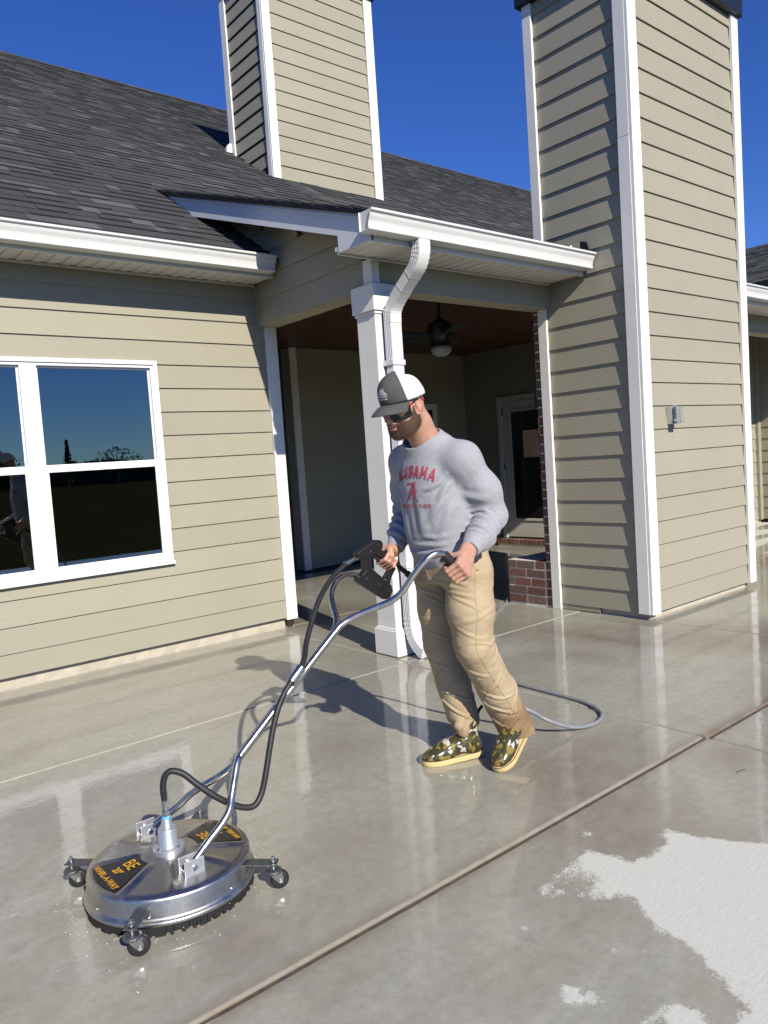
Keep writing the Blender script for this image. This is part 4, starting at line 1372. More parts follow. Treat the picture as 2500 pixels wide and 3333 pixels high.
for k in range(16):
    fx_ = -10 + k * 5.2 + random.uniform(-2, 2)
    con = k in (6, 9, 10)
    tree(fx_ * 2.6, -165 + random.uniform(-15, 15), random.uniform(7, 11) if not con else random.uniform(9, 13), con, 'slim dark conifer at the far field edge' if con else 'low bushy tree at the far field edge', random.uniform(2.6, 3.6) if con else random.uniform(7, 11))
nh = empty('neighbour_house', (110, -120, 0), 'neighbouring house with dark hip roof across the field', 'house')
obj('wall', MB().box(104, 118, -126, -116, -.1, 4.2), M_SID, nh)
rv = [(103, -127, 4.2), (119, -127, 4.2), (119, -115, 4.2), (103, -115, 4.2), (108, -121, 7.4), (114, -121, 7.4)]
obj('roof', MB().add(rv, [(0, 1, 5, 4), (2, 3, 4, 5), (1, 2, 5), (3, 0, 4), (3, 2, 1, 0)]), M_CAPM, nh)

# continuous low wood behind the single trees
wd = MB()
xs_ = np.arange(-110, 262, .8)
hh_ = 5.2 + 1.6 * np.sin(xs_ * .11) + .9 * np.sin(xs_ * .043 + 1) + RNG.normal(0, .35, len(xs_))
vs, fs = [], []
for x, hz in zip(xs_, hh_):
    dx_ = random.uniform(-.3, .3)
    vs += [(x, -188, -.15), (x + dx_, -188 + random.uniform(-1, 1), max(.8, hz)), (x, -192, -.15)]
for i in range(len(xs_) - 1):
    a = i * 3
    fs += [(a, a + 3, a + 4, a + 1), (a + 1, a + 4, a + 5, a + 2)]
wd.add(vs, fs)
for k in range(6000):
    x = random.uniform(-110, 260)
    hz = float(np.interp(x, xs_, hh_))
    c = Vector((x, -187 + random.uniform(-3, 2), random.uniform(hz * .4, hz + .5)))
    q = random.uniform(.15, .4)
    e1 = Vector((random.gauss(0, 1), random.gauss(0, .3), random.gauss(0, 1))).normalized() * q
    e2 = Vector((random.gauss(0, 1), random.gauss(0, .5), random.gauss(0, 1))).cross(e1).normalized() * q * .7
    wd.add([c - e1, c + e2, c + e1, c - e2], [(0, 1, 2, 3)])
obj('distant_wood', wd, M_LEAF, kind='stuff', label='low dark wood along the horizon across the field', cat='wood')

# ------------------------------------------------------------------ person: implicit surfaces polygonised with surface nets
class Vol:
    def __init__(s, lo, hi, res):
        s.lo = np.array(lo, float)
        s.res = res
        s.n = np.ceil((np.array(hi) - s.lo) / res).astype(int) + 1
        s.d = np.full(s.n, 1.0, np.float32)
        s.ax = [s.lo[i] + np.arange(s.n[i]) * res for i in range(3)]

    def sub(s, lo, hi):
        a = np.clip(np.floor((np.array(lo) - s.lo) / s.res).astype(int), 0, s.n)
        c = np.clip(np.ceil((np.array(hi) - s.lo) / s.res).astype(int) + 1, 0, s.n)
        sl = tuple(slice(a[i], c[i]) for i in range(3))
        X = s.ax[0][sl[0]][:, None, None]
        Y = s.ax[1][sl[1]][None, :, None]
        Z = s.ax[2][sl[2]][None, None, :]
        return sl, X, Y, Z

    def put(s, sl, v, k, op='u'):
        a = s.d[sl]
        v = v.astype(np.float32)
        if op == 'u':
            if k > 0:
                h = np.clip(0.5 + 0.5 * (v - a) / k, 0, 1)
                s.d[sl] = v * (1 - h) + a * h - k * h * (1 - h)
            else:
                s.d[sl] = np.minimum(a, v)
        elif op == 's':                       # subtract
            if k > 0:
                h = np.clip(0.5 - 0.5 * (a + v) / k, 0, 1)
                s.d[sl] = a * (1 - h) - v * h + k * h * (1 - h)
            else:
                s.d[sl] = np.maximum(a, -v)
        elif op == 'i':
            s.d[sl] = np.maximum(a, v)

    def cone(s, a, c, r1, r2, k=0.01, op='u', flat=None):
        a, c = np.array(a, float), np.array(c, float)
        m_ = max(r1, r2) + k + 3 * s.res
        sl, X, Y, Z = s.sub(np.minimum(a, c) - m_, np.maximum(a, c) + m_)
        e = c - a
        px, py, pz = X - a[0], Y - a[1], Z - a[2]
        t = np.clip((px * e[0] + py * e[1] + pz * e[2]) / (e @ e + 1e-12), 0, 1)
        qx, qy, qz = px - t * e[0], py - t * e[1], pz - t * e[2]
        d = np.sqrt(qx * qx + qy * qy + qz * qz)
        s.put(sl, d - (r1 + (r2 - r1) * t), k, op)
        return s

    def chain(s, pts, rad, k=0.01, op='u'):
        for i in range(len(pts) - 1):
            s.cone(pts[i], pts[i + 1], rad[i], rad[i + 1], k, op)
        return s

    def ell(s, c, r, fr=None, k=0.01, op='u'):
        """ellipsoid; fr = 3 axes (rows)"""
        c = np.array(c, float)
        fr = np.eye(3) if fr is None else np.array(fr, float)
        m_ = max(r) + k + 3 * s.res
        sl, X, Y, Z = s.sub(c - m_, c + m_)
        px, py, pz = X - c[0], Y - c[1], Z - c[2]
        k0 = 0
        k1 = 0
        for i in range(3):
            u = (px * fr[i][0] + py * fr[i][1] + pz * fr[i][2])
            k0 = k0 + (u / r[i]) ** 2
            k1 = k1 + (u / (r[i] * r[i])) ** 2
        k0 = np.sqrt(k0)
        k1 = np.sqrt(k1) + 1e-9
        s.put(sl, k0 * (k0 - 1.0) / k1, k, op)
        return s

    def loft(s, secs, fr, k=0.01, n=2.3, op='u'):
        """vertical stack of superellipse sections: (z, cx, cy, half_f, half_l), fr = (f, l) horizontal axes"""
        zs = np.array([q[0] for q in secs])
        z0, z1 = zs.min() - 0.03, zs.max() + 0.03
        cx = np.array([q[1] for q in secs]); cy = np.array([q[2] for q in secs])
        hf = np.array([q[3] for q in secs]); hl = np.array([q[4] for q in secs])
        m_ = max(hf.max(), hl.max()) + k + .03
        sl, X, Y, Z = s.sub((cx.min() - m_, cy.min() - m_, z0 - k), (cx.max() + m_, cy.max() + m_, z1 + k))
        zz = s.ax[2][sl[2]]
        o = np.argsort(zs)
        g = lambda v: np.interp(zz, zs[o], v[o])[None, None, :]
        CXx, CYy, HF, HL = g(cx), g(cy), g(hf), g(hl)
        f, l = fr
        u = ((X - CXx) * f[0] + (Y - CYy) * f[1]) / HF
        v = ((X - CXx) * l[0] + (Y - CYy) * l[1]) / HL
        q = (np.abs(u) ** n + np.abs(v) ** n) ** (1 / n)
        d = (q - 1) * np.minimum(HF, HL) * 0.9
        cap = np.maximum(zs.min() - Z, Z - zs.max())
        d = np.maximum(d, cap)
        s.put(sl, d, k, op)
        return s

    def mesh(s):
        d = s.d
        neg = d < 0
        n = d.shape
        cnt = np.zeros((n[0] - 1, n[1] - 1, n[2] - 1), np.int8)
        corner = [(i, j, k) for i in (0, 1) for j in (0, 1) for k in (0, 1)]
        S_ = lambda a, c: a[c[0]:n[0] - 1 + c[0], c[1]:n[1] - 1 + c[1], c[2]:n[2] - 1 + c[2]]
        for c in corner:
            cnt += S_(neg, c)
        act = (cnt > 0) & (cnt < 8)
        idx = np.argwhere(act)
        vid = np.full(act.shape, -1, np.int64)
        vid[act] = np.arange(len(idx))
        acc = np.zeros((len(idx), 3))
        num = np.zeros(len(idx))
        vals = {c: d[idx[:, 0] + c[0], idx[:, 1] + c[1], idx[:, 2] + c[2]] for c in corner}
        for c in corner:
            for a in range(3):
                if c[a] == 0:
                    c2 = list(c); c2[a] = 1; c2 = tuple(c2)
                    va, vb = vals[c], vals[c2]
                    m_ = (va < 0) != (vb < 0)
                    t = np.where(m_, va / (va - vb + 1e-20), 0)
                    p = np.array(c, float)[None, :].repeat(len(idx), 0)
                    p[:, a] += t
                    acc[m_] += p[m_]
                    num[m_] += 1
        V = s.lo + (idx + acc / num[:, None]) * s.res
        quads = []
        for a in range(3):
            b1, b2 = (a + 1) % 3, (a + 2) % 3
            sl0 = [slice(1, n[i] - 1) for i in range(3)]
            sl0[a] = slice(0, n[a] - 1)
            sl1 = list(sl0)
            sl1[a] = slice(1, n[a])
            n0, n1 = neg[tuple(sl0)], neg[tuple(sl1)]
            for flip in (False, True):
                e = np.argwhere((n0 & ~n1) if not flip else (~n0 & n1))
                off = np.array([1, 1, 1]); off[a] = 0
                e = e + off
                o1 = np.zeros(3, int); o1[b1] = 1
                o2 = np.zeros(3, int); o2[b2] = 1
                q = [e - o1 - o2, e - o2, e, e - o1]
                ids = [vid[tuple(np.minimum(p, np.array(vid.shape) - 1).T)] for p in q]
                Q = np.column_stack(ids if not flip else ids[::-1])
                quads.append(Q[(Q >= 0).all(1)])
        return V, np.vstack(quads)

def vnorm(V, Q):
    N = np.zeros_like(V)
    fn = np.cross(V[Q[:, 2]] - V[Q[:, 0]], V[Q[:, 3]] - V[Q[:, 1]])
    for i in range(4):
        np.add.at(N, Q[:, i], fn)
    return N / (np.linalg.norm(N, axis=1)[:, None] + 1e-12)

def relax(V, Q, it=2, lam=0.5):
    for _ in range(it):
        A = np.zeros_like(V)
        c = np.zeros(len(V))
        for i in range(4):
            for j in (1, 3):
                np.add.at(A, Q[:, i], V[Q[:, (i + j) % 4]])
                np.add.at(c, Q[:, i], 1)
        V = V + lam * (A / np.maximum(c, 1)[:, None] - V)
    return V

def vmesh(name, V, Q, mat, parent=None, attrs=None, **kw):
    o = obj(name, (V.tolist(), Q.tolist()), mat, parent, smooth=True, **kw)
    for nm, arr in (attrs or {}).items():
        a = o.data.attributes.new(nm, 'FLOAT', 'POINT')
        a.data.foreach_set('value', np.asarray(arr, np.float32))
    return o

def seg_param(V, pts):
    """nearest point on a polyline: distance, arc length, unit radial direction"""
    best = np.full(len(V), 1e9)
    arc = np.zeros(len(V))
    s0 = 0
    for a, c in zip(pts[:-1], pts[1:]):
        a, c = np.array(a), np.array(c)
        e = c - a
        ln = np.linalg.norm(e)
        t = np.clip(((V - a) @ e) / (ln * ln), 0, 1)
        d = np.linalg.norm(V - a - t[:, None] * e, axis=1)
        m_ = d < best
        best[m_] = d[m_]
        arc[m_] = s0 + t[m_] * ln
        s0 += ln
    return best, arc

A3 = lambda *q: np.array(q, float)
unit = lambda v: v / np.linalg.norm(v)

# --- body frame
TF_ = unit(A3(-1, -.03, 0))                 # torso faces
TL_ = A3(-TF_[1], TF_[0], 0)                   # towards his left
if TL_[1] > 0: TL_ = -TL_
HF_ = unit(A3(-.955, -.03, -.33))              # head looks forward and down
HL_ = unit(np.cross(A3(0, 0, 1), HF_))
HL_ = HL_ if HL_[1] < 0 else -HL_
HU_ = unit(np.cross(HF_, HL_))
if HU_[2] < 0: HU_ = -HU_
HCN = A3(2.092, 2.362, 1.588)                   # head centre (between the ears)
SCL = .93
hp0 = lambda f, l, u: HCN + HF_ * f + HL_ * l + HU_ * u
hp = hp0
FR = np.array([HF_, HL_, HU_])

neck = A3(2.190, 2.362, 1.450)
Lsh = A3(2.246, 2.196, 1.345)
Rsh = A3(2.226, 2.524, 1.350)
Lel = A3(2.356, 2.160, 1.105)
Lwr = A3(2.152, 2.092, 0.998)
Rel = A3(2.285, 2.605, 1.120)
Rwr = A3(2.162, 2.555, 0.980)

# --- head and neck
hv = Vol(HCN - .22, HCN + A3(.22, .22, .20), 0.0030)
hv.ell(hp(-.008, 0, .030), (.099, .077, .090), FR, 0)
hv.ell(hp(.030, 0, -.035), (.066, .064, .085), FR, .03)
hv.cone(hp(.045, .030, -.088), hp(.045, -.030, -.088), .034, .034, .03)
hv.ell(hp(.078, 0, -.108), (.026, .030, .022), FR, .03)
for s_ in (1, -1):
    hv.cone(hp(.000, s_ * .056, -.060), hp(.055, s_ * .036, -.098), .024, .022, .03)    # jaw line
    hv.ell(hp(.066, s_ * .044, -.018), (.028, .026, .022), FR, .02)                     # cheekbone
    hv.ell(hp(.086, s_ * .030, .012), (.014, .018, .012), FR, .014)                     # brow
    hv.ell(hp(.092, s_ * .032, -.004), (.014, .018, .013), FR, .010, 's')              # eye socket
    hv.ell(hp(.084, s_ * .032, -.004), (.013, .013, .012), FR, .004)                    # eye
    # ear
    hv.ell(hp(-.014, s_ * .080, -.006), (.020, .008, .033), FR, .006)
    hv.ell(hp(-.008, s_ * .087, -.002), (.010, .006, .020), FR, .004, 's')
    hv.ell(hp(-.006, s_ * .078, -.034), (.010, .007, .010), FR, .005)
hv.chain([hp(.094, 0, .012), hp(.106, 0, -.012), hp(.118, 0, -.034)], [.010, .011, .013], .014)
for s_ in (1, -1):
    hv.ell(hp(.104, s_ * .013, -.038), (.013, .010, .009), FR, .008)
hv.ell(hp(.094, 0, -.052), (.018, .030, .014), FR, .012)
hv.ell(hp(.104, 0, -.064), (.012, .024, .006), FR, .006)
hv.ell(hp(.101, 0, -.077), (.012, .021, .007), FR, .006)
hv.ell(hp(.113, 0, -.0705), (.010, .026, .0022), FR, .003, 's')
nk_ = HCN + (neck - HCN) / SCL
hv.chain([hp(-.020, 0, -.035), (HCN * .45 + nk_ * .55) + A3(.012, 0, -.005), nk_ + A3(.02, .0, -.03)], [.066, .062, .072], .03)
Vh, Qh = hv.mesh()
Vh = relax(Vh, Qh, 1, .4)
Nh = vnorm(Vh, Qh)
q = Vh - HCN
f_, l_, u_ = q @ HF_, q @ HL_, q @ HU_
al = np.abs(l_)
sm = lambda x, a, c: np.clip((x - a) / (c - a), 0, 1) ** 2 * (3 - 2 * np.clip((x - a) / (c - a), 0, 1))
line = np.interp(f_, [-.02, .020, .032, .050, .080, .10], [.004, .0, -.034, -.047, -.049, -.046])
beard = sm(line - u_ + .006 * pnoise(Vh * 90, 23), -.004, .016) * sm(f_, -.010, .012)
under = np.interp(f_, [0, .04, .07, .10], [-.088, -.108, -.122, -.14])
beard *= 1 - sm(under - u_, 0, .014)
nosem = (f_ > .098) & (u_ > -.0475)
beard[nosem] = 0
lips = sm(f_, .094, .099) * sm(-u_, .060, .063) * (1 - sm(-u_, .079, .083)) * (1 - sm(al, .019, .025))
beard *= 1 - lips
hairm = sm(u_, .020, .040) * (1 - sm(f_, .015, .045)) * .62
hairm = np.maximum(hairm, sm(-f_, .030, .06) * sm(u_, -.05, .0) * .55)
ear = (np.abs(f_ + .012) < .026) & (al > .071) & (np.abs(u_ + .008) < .04)
hairm[ear] = 0
beard[ear] = 0
stub = np.abs(pnoise(Vh * 260, 21))
Vh = Vh + Nh * (beard * (.0035 + .0035 * stub))[:, None]
flush = np.clip(.30 * np.exp(-((f_ - .112) ** 2 + (u_ + .032) ** 2) / .0004) + lips * .45 + ear * .25 + .12 * sm(al, .03, .05) * sm(f_, .04, .06) * sm(-u_, .0, .02), 0, .8)
hq = HCN + (Vh - HCN) * SCL
HAIRS = []
sel_ = np.where((beard > .35) & (RNG.random(len(Vh)) < .7))[0]
for i_ in sel_:
    for _ in range(2):
        b0 = hq[i_] + RNG.normal(0, .0012, 3)
        dirv = unit(Nh[i_] * .55 - HU_ * .8 + HF_ * .15 + RNG.normal(0, .35, 3))
        ln_ = RNG.uniform(.004, .009)
        sd_ = unit(np.cross(dirv, Nh[i_] + A3(.01, .02, .03))) * .00045
        HAIRS.append((b0 - sd_, b0 + sd_, b0 + dirv * ln_))
Vh = hq
hp = lambda f, l, u: HCN + (HF_ * f + HL_ * l + HU_ * u) * SCL
parts = [(Vh, Qh, np.maximum(beard, hairm), flush)]

# --- hands: metacarpals fan from the wrist, fingers wrap the handle
def fist(W, c, g, cam_side, spread=(-.034, -.012, .010, .031), ang=(95, 178, 252, 318), thumb=None, rad=(.040, .041, .036, .031), forearm=None, knuckle_k=.006):
    g = unit(np.array(g, float))
    u1 = W - c
    u1 = unit(u1 - g * (u1 @ g))
    u2 = np.cross(g, u1)
    if u2 @ cam_side < 0: u2 = -u2
    at_ = lambda s_, a, r: c + g * s_ + (u1 * math.cos(math.radians(a)) + u2 * math.sin(math.radians(a))) * r
    lo = np.minimum(c - .13, W - .09)
    hi = np.maximum(c + .13, W + .09)
    if forearm is not None:
        lo = np.minimum(lo, forearm - .05); hi = np.maximum(hi, forearm + .05)
    v = Vol(lo, hi, 0.0026)
    ln = (.92, 1.0, .97, .86)
    fr_ = (.0092, .0094, .0090, .0080)
    mc = []
    for i in range(4):
        s_ = spread[i]
        p0 = at_(s_, ang[0], rad[0])
        p1 = at_(s_ * .96, ang[1] - (1 - ln[i]) * 25, rad[1])
        p2 = at_(s_ * .92, ang[2] - (1 - ln[i]) * 60, rad[2])
        p3 = at_(s_ * .90, ang[3] - (1 - ln[i]) * 90, rad[3])
        mc.append(p0)
        fv = Vol(lo, hi, 0.0026)
        fv.chain([p0, p1, p2, p3], [fr_[i] * 1.22, fr_[i] * 1.08, fr_[i] * .98, fr_[i] * .86], .004)
        v.d = np.minimum(v.d, fv.d) if i else fv.d
    hv_ = Vol(lo, hi, 0.0026)
    for i in range(4):
        w = W + g * spread[i] * .45
        hv_.cone(w, mc[i], .0185, .0128, .014)
    hv_.ell((W + np.mean(mc, 0)) / 2 , (.040, .034, .022), [unit(np.mean(mc, 0) - W), g, unit(np.cross(unit(np.mean(mc, 0) - W), g))], .012)
    if forearm is not None:
        hv_.cone(forearm, W, .033, .026, .02)
    if thumb:
        tp = [at_(*t) for t in thumb]
        hv_.chain([W * .55 + tp[0] * .45] + tp, [.021, .016, .0115, .0098][:len(tp) + 1], .010)
    kk = knuckle_k
    h = np.clip(.5 + .5 * (hv_.d - v.d) / kk, 0, 1)
    v.d = hv_.d * (1 - h) + v.d * h - kk * h * (1 - h)
    V, Q = v.mesh()
    V = relax(V, Q, 1, .4)
    fl = np.clip(.35 * np.exp(-np.min([np.linalg.norm(V - p, axis=1) for p in mc], 0) ** 2 / .00012), 0, 1)
    return V, Q, np.zeros(len(V)), fl
CAMV = -np.array(W_)
parts.append(fist(Lwr + A3(-.012, 0, -.004), A3(2.066, 2.087, .930), np.array(g1 - g0), CAMV + A3(0, 0, .35), thumb=[(-.030, 15, .040), (-.052, -45, .035), (-.058, -105, .032)], forearm=Lwr + (Lel - Lwr) * .35))
parts.append(fist(Rwr + A3(-.006, .004, -.004), A3(2.108, 2.553, .938), A3(.81, 0, -.59), -CAMV + A3(0, 0, -.1), spread=(-.030, -.009, .012, .032), ang=(78, 160, 235, 292), thumb=[(-.022, -35, .040), (-.012, -75, .034), (-.002, -110, .030)], rad=(.036, .036, .031, .027), forearm=Rwr + (Rel - Rwr) * .35))
# --- hidden trunk, arms and legs, one piece under the clothes
bv = Vol((1.95, 2.02, .12), (2.75, 2.80, 1.44), .012)
bv.loft([(.86, 2.305, 2.352, .09, .12), (1.05, 2.28, 2.36, .11, .13), (1.25, 2.25, 2.36, .105, .14), (1.36, 2.225, 2.362, .07, .11)], (TF_, TL_), .03)
bv.chain([Lsh, Lel, Lel * .35 + Lwr * .65], [.05, .038, .03], .03)
bv.chain([Rsh, Rel, Rel * .35 + Rwr * .65], [.05, .038, .03], .03)
bv.chain([A3(2.31, 2.265, .88), A3(2.29, 2.24, .57), A3(2.55, 2.27, .17)], [.06, .045, .035], .03)
bv.chain([A3(2.318, 2.455, .88), A3(2.34, 2.492, .54), A3(2.41, 2.44, .17)], [.06, .045, .035], .03)
Vb, Qb = bv.mesh()
parts.append((Vb, Qb, np.zeros(len(Vb)), np.zeros(len(Vb))))
off = 0
VV, QQ, HH, FF = [], [], [], []
for (V, Q, h, fl) in parts:
    VV.append(V); QQ.append(Q + off); HH.append(h); FF.append(fl)
    off += len(V)
person = vmesh('person', np.vstack(VV), np.vstack(QQ), M_SKIN, attrs={'hair': np.concatenate(HH), 'flush': np.concatenate(FF)}, label='bearded person in cap, grey sweatshirt and tan trousers pushing the cleaner', cat='person')

hv_, hf_ = [], []
for (a, c, d) in HAIRS:
    o = len(hv_)
    hv_ += [tuple(a), tuple(c), tuple(d)]
    hf_.append((o, o + 1, o + 2))
M_HAIR = simple('brown_hair', (0.10, 0.055, 0.032), 0.6, var=0.5, vscale=400)
obj('beard', (hv_, hf_), M_HAIR, person, kind='stuff')

# --- sweatshirt
sv = Vol((1.86, 1.96, .84), (2.66, 2.86, 1.50), .0058)
tor = [(.900, 2.300, 2.352, .134, .155), (.935, 2.296, 2.353, .145, .164), (1.00, 2.286, 2.355, .158, .168), (1.08, 2.276, 2.357, .160, .170), (1.16, 2.262, 2.358, .155, .170), (1.24, 2.250, 2.360, .144, .168), (1.30, 2.240, 2.361, .130, .158), (1.35, 2.228, 2.362, .110, .136), (1.40, 2.214, 2.362, .088, .105), (1.435, 2.202, 2.362, .078, .084)]
sv.loft(tor, (TF_, TL_), .0, 2.35)
sv.chain([neck + A3(.02, -.03, -.022), Lsh + A3(0, .02, .0), Lsh], [.056, .066, .068], .045)
sv.chain([neck + A3(.01, .03, -.022), Rsh + A3(0, -.02, .0), Rsh], [.056, .066, .068], .045)
sv.chain([Lsh, Lsh * .45 + Lel * .55 + A3(.014, -.012, 0), Lel + A3(.006, 0, .004)], [.066, .070, .062], .040)
sv.chain([Lel + A3(.006, 0, .004), Lel * .4 + Lwr * .6 + A3(.0, -.006, -.004), Lwr + unit(Lel - Lwr) * .052], [.062, .057, .048], .022)
sv.cone(Lwr + unit(Lel - Lwr) * .052, Lwr + unit(Lel - Lwr) * .030, .040, .036, .006)
sv.chain([Rsh, Rsh * .5 + Rel * .5 + A3(.008, .012, 0), Rel], [.066, .064, .058], .040)
sv.chain([Rel, Rel * .4 + Rwr * .6, Rwr + unit(Rel - Rwr) * .05], [.058, .054, .045], .022)
sv.cone(Rwr + unit(Rel - Rwr) * .05, Rwr + unit(Rel - Rwr) * .030, .039, .036, .006)
# neck opening and collar band
nc = A3(2.192, 2.362, 1.412)
nax = unit(A3(.42, .05, 1.0) * A3(-1, 1, 1))
CC = A3(2.196, 2.362, 1.428)
CN = unit(A3(-.50, 0, .86))
CE = unit(A3(.86, 0, .50))
sv.chain([CC - CN * .06, CC - CN * .012], [.098, .086], .03)
sv.cone(CC + CN * .0, CC + CN * .16, .070, .13, .006, 's')
Vs, Qs = sv.mesh()
Vs = relax(Vs, Qs, 2, .45)
Ns = vnorm(Vs, Qs)
def arm_frame(V, pts):
    best = np.full(len(V), 1e9)
    arc = np.zeros(len(V))
    rad = np.zeros_like(V)
    s0 = 0
    for a, c in zip(pts[:-1], pts[1:]):
        e = c - a
        ln = np.linalg.norm(e)
        t = np.clip(((V - a) @ e) / (ln * ln), 0, 1)
        r = V - a - t[:, None] * e
        d = np.linalg.norm(r, axis=1)
        m_ = d < best
        best[m_] = d[m_]
        arc[m_] = s0 + t[m_] * ln
        rad[m_] = r[m_]
        s0 += ln
    cv = np.array(CAMV); rv = np.array(R_)
    return best, arc, np.degrees(np.arctan2(rad @ rv, rad @ cv))     # 0 = towards the open side, + = backwards
def fold(x, w):
    # soft roll with a crease on either side
    return np.exp(-(x / w) ** 2) - .55 * np.exp(-((x - 1.55 * w) / (.8 * w)) ** 2) - .55 * np.exp(-((x + 1.55 * w) / (.8 * w)) ** 2)
def ring_folds(arc, phi, lst, warp):
    out = np.zeros(len(arc))
    for (s0, slope, p0, p1, w, a) in lst:
        mid, half = (p0 + p1) / 2, (p1 - p0) / 2
        dphi = (phi - mid + 180) % 360 - 180
        tp = np.clip(1 - (np.abs(dphi) / half) ** 2, 0, 1)
        x = arc - s0 - slope * dphi / 90 - warp
        out += a * tp * fold(x, w)
    return out
def line_folds(P2, lst, warp):
    out = np.zeros(len(P2))
    for (pts, w, a) in lst:
        Q2 = [np.array(q, float) for q in pts]
        best = np.full(len(P2), 1e9); sgn = np.zeros(len(P2)); ar = np.zeros(len(P2)); s0 = 0
        for u, v in zip(Q2[:-1], Q2[1:]):
            e = v - u; ln = np.linalg.norm(e)
            t = np.clip(((P2 - u) @ e) / (ln * ln), 0, 1)
            r = P2 - u - t[:, None] * e
            d = np.linalg.norm(r, axis=1)
            m_ = d < best
            best[m_] = d[m_]; ar[m_] = s0 + t[m_] * ln
            sgn[m_] = np.sign(e[0] * r[m_, 1] - e[1] * r[m_, 0])
            s0 += ln
        tp = np.sin(np.pi * np.clip(ar / s0, 0, 1)) ** .7
        out += a * tp * fold(best * sgn + warp, w)
    return out
dl, sl_, phL = arm_frame(Vs, [Lsh, Lel, Lwr])
dr_, sr_, phR = arm_frame(Vs, [Rsh, Rel, Rwr])
lenL = np.linalg.norm(Lel - Lsh)
lenR = np.linalg.norm(Rel - Rsh)
armL = np.clip(1 - (dl - .072) / .02, 0, 1)
armR = np.clip(1 - (dr_ - .072) / .02, 0, 1)
wL = pnoise(Vs * 11, 31)
wp2 = pnoise(Vs * 26, 37)
LF = [(lenL - .055, .02, -100, 20, .013, .0075), (lenL - .015, .03, -115, 45, .011, .0085), (lenL + .022, .025, -125, 60, .010, .0085), (lenL + .055, .02, -120, 40, .009, .0070), (lenL + .088, .015, -130, 70, .010, .0085), (lenL + .120, .012, -120, 30, .009, .0070), (lenL + .152, .01, -130, 90, .010, .0085), (lenL + .180, .0, -110, 60, .008, .0060), (lenL - .12, .05, -80, 30, .018, .0060), (lenL + .07, -.02, 20, 150, .012, .0045), (lenL + .13, -.02, 30, 170, .012, .0050)]
disp = armL * ring_folds(sl_, phL, LF, wL * .006)
RF = [(lenR * q, .02, -150, 60, .011, .0065) for q in (.75, .92, 1.08, 1.24, 1.4, 1.56)]
disp += armR * ring_folds(sr_, phR, RF, wL * .007)
diag = (Vs @ TL_) - (TL_ @ A3(2.255, 2.36, 0))
tv_ = Vs[:, 2]
front = np.clip((Vs - A3(2.262, 2.36, 0)) @ TF_ / .05, 0, 1)
T2 = np.column_stack([diag, tv_])
TFD = [([(.150, 1.305), (.120, 1.262), (.085, 1.240), (.050, 1.232)], .010, .0090), ([(.158, 1.285), (.135, 1.235), (.110, 1.19)], .011, .0090), ([(.150, 1.24), (.125, 1.18), (.085, 1.13), (.045, 1.10)], .013, .0060), ([(.155, 1.18), (.135, 1.11), (.10, 1.05)], .013, .0055), ([(.03, 1.20), (.028, 1.12), (.04, 1.03)], .022, .0045), ([(-.09, 1.16), (-.075, 1.08), (-.07, 1.0)], .020, .0045), ([(-.14, 1.26), (-.11, 1.22), (-.085, 1.19)], .011, .0060), ([(-.12, .972), (-.02, .962), (.09, .970), (.15, .98)], .012, .0065), ([(-.05, 1.005), (.04, .995), (.13, 1.012)], .011, .0050), ([(.02, 1.04), (.09, 1.03), (.15, 1.05)], .011, .0040)]
body = (1 - armL) * (1 - armR)
disp += front * (1 - armL * .8) * (1 - armR) * line_folds(T2, TFD, wL * .005)
disp += .0018 * wL + .0007 * wp2
Vs = Vs + Ns * disp[:, None]
# ribbed hem pulled in
hem = 1 - sm(Vs[:, 2], .925, .955)
notarm = (np.minimum(dl, dr_) > .09)
shirt = vmesh('sweatshirt', Vs, Qs, M_FLEECE, person, label='heather grey sweatshirt with crimson lettering')
# collar band: flattened ring with rib lines
ring = []
for i in range(49):
    a = 2 * math.pi * i / 48
    ring.append(CC + CE * (.073 * math.cos(a)) + A3(0, 1, 0) * (.071 * math.sin(a)) + CN * .002)
vs, fs = [], []
prof_ = [(-.002, -.016), (.006, -.016), (.0095, -.008), (.0085, .004), (.004, .010), (-.003, .010), (-.006, .002)]
for i in range(48):
    rad_ = unit(ring[i] - CC - CN * .002)
    rib = .0006 * (i % 2)
    for (a, c) in prof_:
        vs.append(tuple(ring[i] + rad_ * (a + rib) + CN * c))
kq = len(prof_)
for i in range(48):
    for j in range(kq):
        fs.append((i * kq + j, i * kq + (j + 1) % kq, ((i + 1) % 48) * kq + (j + 1) % kq, ((i + 1) % 48) * kq + j))
obj('collar', (vs, fs), M_FLEECE, shirt, smooth=True)
for (w_, e_) in ((Lwr, Lel), (Rwr, Rel)):
    ax_ = unit(w_ - e_)
    obj('cuff', MB().lathe([(.030, .004), (.034, .006), (.0375, .002), (.0405, -.010), (.0425, -.028), (.0445, -.045), (.042, -.056), (.034, -.056)], tuple(w_), 36, tuple(ax_)), M_FLEECE, shirt, smooth=True)
Vs2, Qs2 = Vs, Qs

